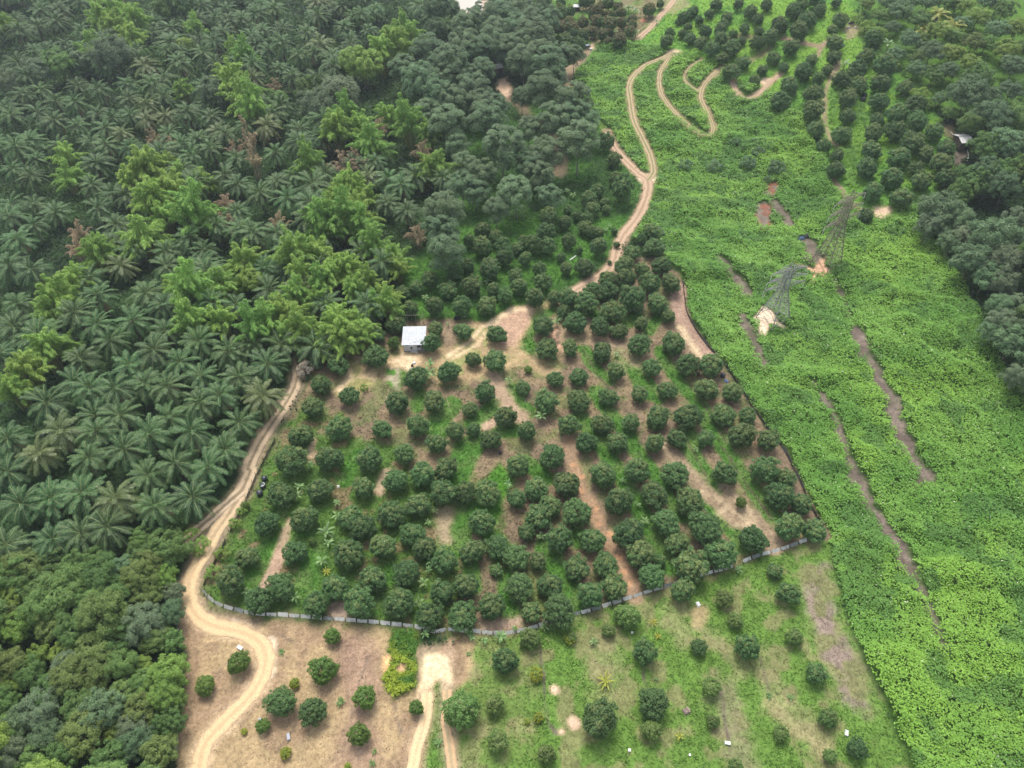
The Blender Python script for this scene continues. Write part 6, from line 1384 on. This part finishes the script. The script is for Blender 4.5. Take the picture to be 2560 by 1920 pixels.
# --- lattice pylons
def pylon(base_px, top_px, half, label, mat, arm, arm_dir, seed, rot):
    p = gp(base_px); hs = np.linspace(8, 45, 400); pv = project(p.x, p.y, p.z + hs)[1]; H = float(hs[np.argmin(np.abs(pv - top_px[1]))])
    o = thing('pylon', p, 0.0); r = np.random.default_rng(seed)
    def hw(z): return half + (0.75 - half) * min(1, z / (H * 0.62)) if z < H * 0.62 else 0.75 - 0.2 * (z / H - 0.62) / 0.38
    ca, sa = math.cos(rot), math.sin(rot)
    def cor(k, z):
        h = hw(z); x, y = ((-h, -h), (h, -h), (h, h), (-h, h))[k % 4]; return (x * ca - y * sa, x * sa + y * ca, z)
    zs = [0.0]; st = H * 0.15
    while zs[-1] < H - 0.6: zs.append(min(H, zs[-1] + st)); st = max(H * 0.045, st * 0.84)
    for k in range(4):
        b_ = MB(); pts = [cor(k, z) for z in zs]; pts[0] = (pts[0][0], pts[0][1], float(hgt(p.x + pts[0][0], p.y + pts[0][1])) - p.z - 0.4)
        b_.tube(pts, [0.12] * len(pts), 4); link('leg', b_.mesh('leg', mat), o)
    b_ = MB()
    for i in range(len(zs) - 1):
        for k in range(4):
            t = 0.055 if i < 4 else 0.045
            b_.tube([cor(k, zs[i]), cor(k + 1, zs[i + 1])], [t, t], 3, cap=False); b_.tube([cor(k + 1, zs[i]), cor(k, zs[i + 1])], [t, t], 3, cap=False)
            b_.tube([cor(k, zs[i + 1]), cor(k + 1, zs[i + 1])], [t, t], 3, cap=False)
            if i < 3:
                m1 = (np.array(cor(k, zs[i])) + np.array(cor(k, zs[i + 1]))) / 2; m2 = (np.array(cor(k + 1, zs[i])) + np.array(cor(k + 1, zs[i + 1]))) / 2
                b_.tube([tuple(m1), tuple(m2)], [t, t], 3, cap=False)
    link('bracing', b_.mesh('bracing', mat), o)
    ad = np.array([math.cos(arm_dir), math.sin(arm_dir), 0]); pd = np.array([-ad[1], ad[0], 0])
    for lv, ln in ((0.66, arm * 1.05), (0.80, arm), (0.94, arm * 0.9)):
        z = H * lv
        for sg in (-1, 1):
            b_ = MB(); tip = ad * sg * ln + np.array([0, 0, z]); h = 0.65; roots = [ad * sg * h * 0.5 + pd * s2 * h + np.array([0, 0, z + dz]) for s2 in (-1, 1) for dz in (0, 1.25)]
            for q in roots: b_.tube([tuple(q), tuple(tip)], [0.085, 0.07], 4)
            for t in (0.25, 0.5, 0.72):
                f = [q * (1 - t) + tip * t for q in roots]
                for a_, c_ in ((0, 1), (1, 3), (3, 2), (2, 0)): b_.tube([tuple(f[a_]), tuple(f[c_])], [0.05, 0.05], 3, cap=False)
                f2 = [q * (1 - t + 0.22) + tip * (t - 0.22) for q in roots]
                for a_, c_ in ((0, 1), (0, 2), (3, 1)): b_.tube([tuple(f[a_]), tuple(f2[c_])], [0.05, 0.05], 3, cap=False)
            am = link('cross_arm', b_.mesh('cross_arm', mat), o)
            b_ = MB(); b_.tube([tuple(tip), tuple(tip - np.array([0, 0, 1.7]))], [0.09, 0.09], 6); link('insulator', b_.mesh('insulator', M_TIN2), am)
    b_ = MB(); b_.tube([(0, 0, H - 0.2), (0, 0, H + 1.6)], [0.1, 0.04], 4)
    for k in range(4): b_.tube([cor(k, H), (0, 0, H + 1.4)], [0.07, 0.05], 4)
    link('peak', b_.mesh('peak', mat), o)
    tag(o, label, 'pylon', 'lattice pylons on the vine slope')
pylon((1932, 800), (1958, 668), 2.9, 'nearer grey lattice pylon standing on pale cleared sand', M_STEEL, 5.4, 0.35, 1, 0.5)
pylon((2062, 665), (2108, 486), 2.9, 'farther and taller brownish lattice pylon above orange bare soil', M_STEELB, 6.2, 0.55, 2, 0.6)
# ------------------------------------------------------------------ a label of its own for every plant
LAND = [('the white roofed hut', 1035, 845), ('the three black water tanks', 657, 1216), ('the pale dry shrub', 763, 920), ('the nearer pylon', 1939, 760), ('the farther pylon', 2080, 600),
  ('the weathered tin shed', 2398, 362), ('the tiny lilac shed', 1241, 178), ('the muddy pond', 1172, 16), ('the reddish road\'s fork', 1620, 447), ('the track\'s top hairpin', 1684, 132), ('the track\'s lowest hairpin', 1775, 336),
  ('the fence\'s left bend', 505, 1478), ('the fence\'s right corner', 2072, 1338), ('the sandy turning circle', 1095, 1660), ('the yellow vine patch', 1000, 1690), ('the sandy road\'s bend', 665, 1640), ('the side track fork', 580, 1290),
  ('the black tyre', 1251, 1133), ('the crumpled white sack', 1745, 1508), ('the bright yellow leafy plant', 1515, 1702), ('the fence\'s lowest kink', 1133, 1574), ('the grey topped drum', 1806, 936), ('the crossed poles', 1135, 838),
  ('the two hillside tanks', 2158, 243), ('the purple tarpaulin', 2128, 58), ('the top left corner', 0, 0), ('the left edge\'s middle', 0, 960), ('the bottom left corner', 0, 1920), ('the bottom right corner', 2560, 1920),
  ('the top right corner', 2560, 0), ('the right edge\'s middle', 2560, 900), ('the tall dead bamboo', 632, 380), ('the grey blue tarp shelter', 1470, 120), ('the white roofed shelter', 1442, 24), ('the short curved track', 1880, 240),
  ('the bottom edge\'s middle', 1280, 1920), ('the top edge\'s middle', 1280, 0), ('the pinkish boulder', 1716, 1778), ('the small white bag', 846, 1217), ('the hillside sandy patch', 2205, 533), ('the clearing\'s white box', 601, 1619),
  ('the orange spotted path', 1490, 1290), ('the forest brown path', 1380, 320), ('the straw path\'s end', 1900, 1340), ('the left edge\'s upper quarter', 0, 480), ('the road\'s upper left end', 735, 870), ('the bare forked soil', 1780, 760)]
ORD = ['', 'second ', 'third ', 'fourth ', 'fifth ', 'sixth ', 'seventh ', 'eighth ', 'ninth ', 'tenth ', 'eleventh ', 'twelfth ']
def ordinal(k):
    if k < len(ORD): return ORD[k]
    n = k + 1; return f"{n}{'th' if 10 <= n % 100 <= 20 else {1: 'st', 2: 'nd', 3: 'rd'}.get(n % 10, 'th')} "
def sector(p, L):
    du, dv = p['u'] - L[1], p['v'] - L[2]
    return ('right of' if du > 0 else 'left of') if abs(du) > abs(dv) else ('below' if dv > 0 else 'above')
buckets = {}
for p in PLACED:
    L = min(LAND, key=lambda l: (p['u'] - l[1]) ** 2 + (p['v'] - l[2]) ** 2)
    p['d'] = math.hypot(p['u'] - L[1], p['v'] - L[2])
    if L[0] in ('the yellow vine patch',) and p['kind'] == 'x': continue
    buckets.setdefault((p['noun'], L[0], sector(p, L)), []).append(p)
for (noun, lm, sec), ps in buckets.items():
    ps.sort(key=lambda p: p['d'])
    for k, p in enumerate(ps):
        adj = ' '.join(p['adj'].split())
        tag(p['o'], f"{adj} {noun}, {ordinal(k)}closest {sec} {lm}", p['cat'], p['group'])
# ------------------------------------------------------------------ camera, light
cam = bpy.data.cameras.new('camera'); co = bpy.data.objects.new('camera', cam); COL.objects.link(co)
cam.sensor_width = 36; cam.lens = FPX / 2560 * 36; cam.clip_start = 0.5; cam.clip_end = 20000
co.location = (0, 0, CAM_H); co.rotation_euler = (PI / 2 - PITCH, 0, 0)
SC.camera = co

SUN_EL, SUN_AZ = math.radians(64), math.radians(-12)      # high veiled sun, a little ahead of the camera
sd = bpy.data.lights.new('sun', 'SUN'); so = bpy.data.objects.new('sun', sd); COL.objects.link(so)
sd.energy = 1.4; sd.angle = math.radians(20); sd.color = (1.0, 0.96, 0.90)
dirv = Vector((math.sin(SUN_AZ) * math.cos(SUN_EL), math.cos(SUN_AZ) * math.cos(SUN_EL), math.sin(SUN_EL)))
so.rotation_euler = dirv.to_track_quat('Z', 'Y').to_euler(); so.location = (0, 0, 200)
W = bpy.data.worlds.new('World'); SC.world = W; W.use_nodes = True
nt = W.node_tree; bg = nt.nodes['Background']
sky = nt.nodes.new('ShaderNodeTexSky'); sky.sky_type = 'NISHITA'; sky.sun_disc = False
sky.sun_elevation = SUN_EL; sky.sun_rotation = SUN_AZ
sky.air_density = 1.0; sky.dust_density = 3.0
hs = nt.nodes.new('ShaderNodeHueSaturation'); hs.inputs['Saturation'].default_value = 0.45
nt.links.new(sky.outputs[0], hs.inputs['Color']); nt.links.new(hs.outputs[0], bg.inputs['Color'])
bg.inputs['Strength'].default_value = 0.15
SC.view_settings.view_transform = 'Standard'; SC.view_settings.look = 'None'
SC.view_settings.exposure = 0.9; SC.view_settings.gamma = 1.0
SC.cycles.max_bounces = 6; SC.cycles.diffuse_bounces = 3; SC.cycles.glossy_bounces = 1; SC.cycles.transmission_bounces = 3; SC.cycles.transparent_max_bounces = 2
SC.cycles.use_denoising = True

# the air: one even, thin haze round the camera and everything built
hm = bpy.data.materials.new('haze'); hm.use_nodes = True; hn = hm.node_tree
hn.nodes.remove(hn.nodes['Principled BSDF']); pv = hn.nodes.new('ShaderNodeVolumePrincipled')
pv.inputs['Color'].default_value = (0.84, 0.93, 1.0, 1); pv.inputs['Density'].default_value = 0.00017; pv.inputs['Anisotropy'].default_value = 0.2
hn.links.new(pv.outputs[0], hn.nodes['Material Output'].inputs['Volume'])
hb = MB(); gz = [v.co.z for v in bpy.data.meshes['ground'].vertices]; zl = min(gz) - 1.0
hb.box((0, 0, (zl + 126) / 2), (8400, 8400, 126 - zl)); tag(link('haze', hb.mesh('haze', hm)), 'thin pale haze hanging over the whole valley', kind='stuff')
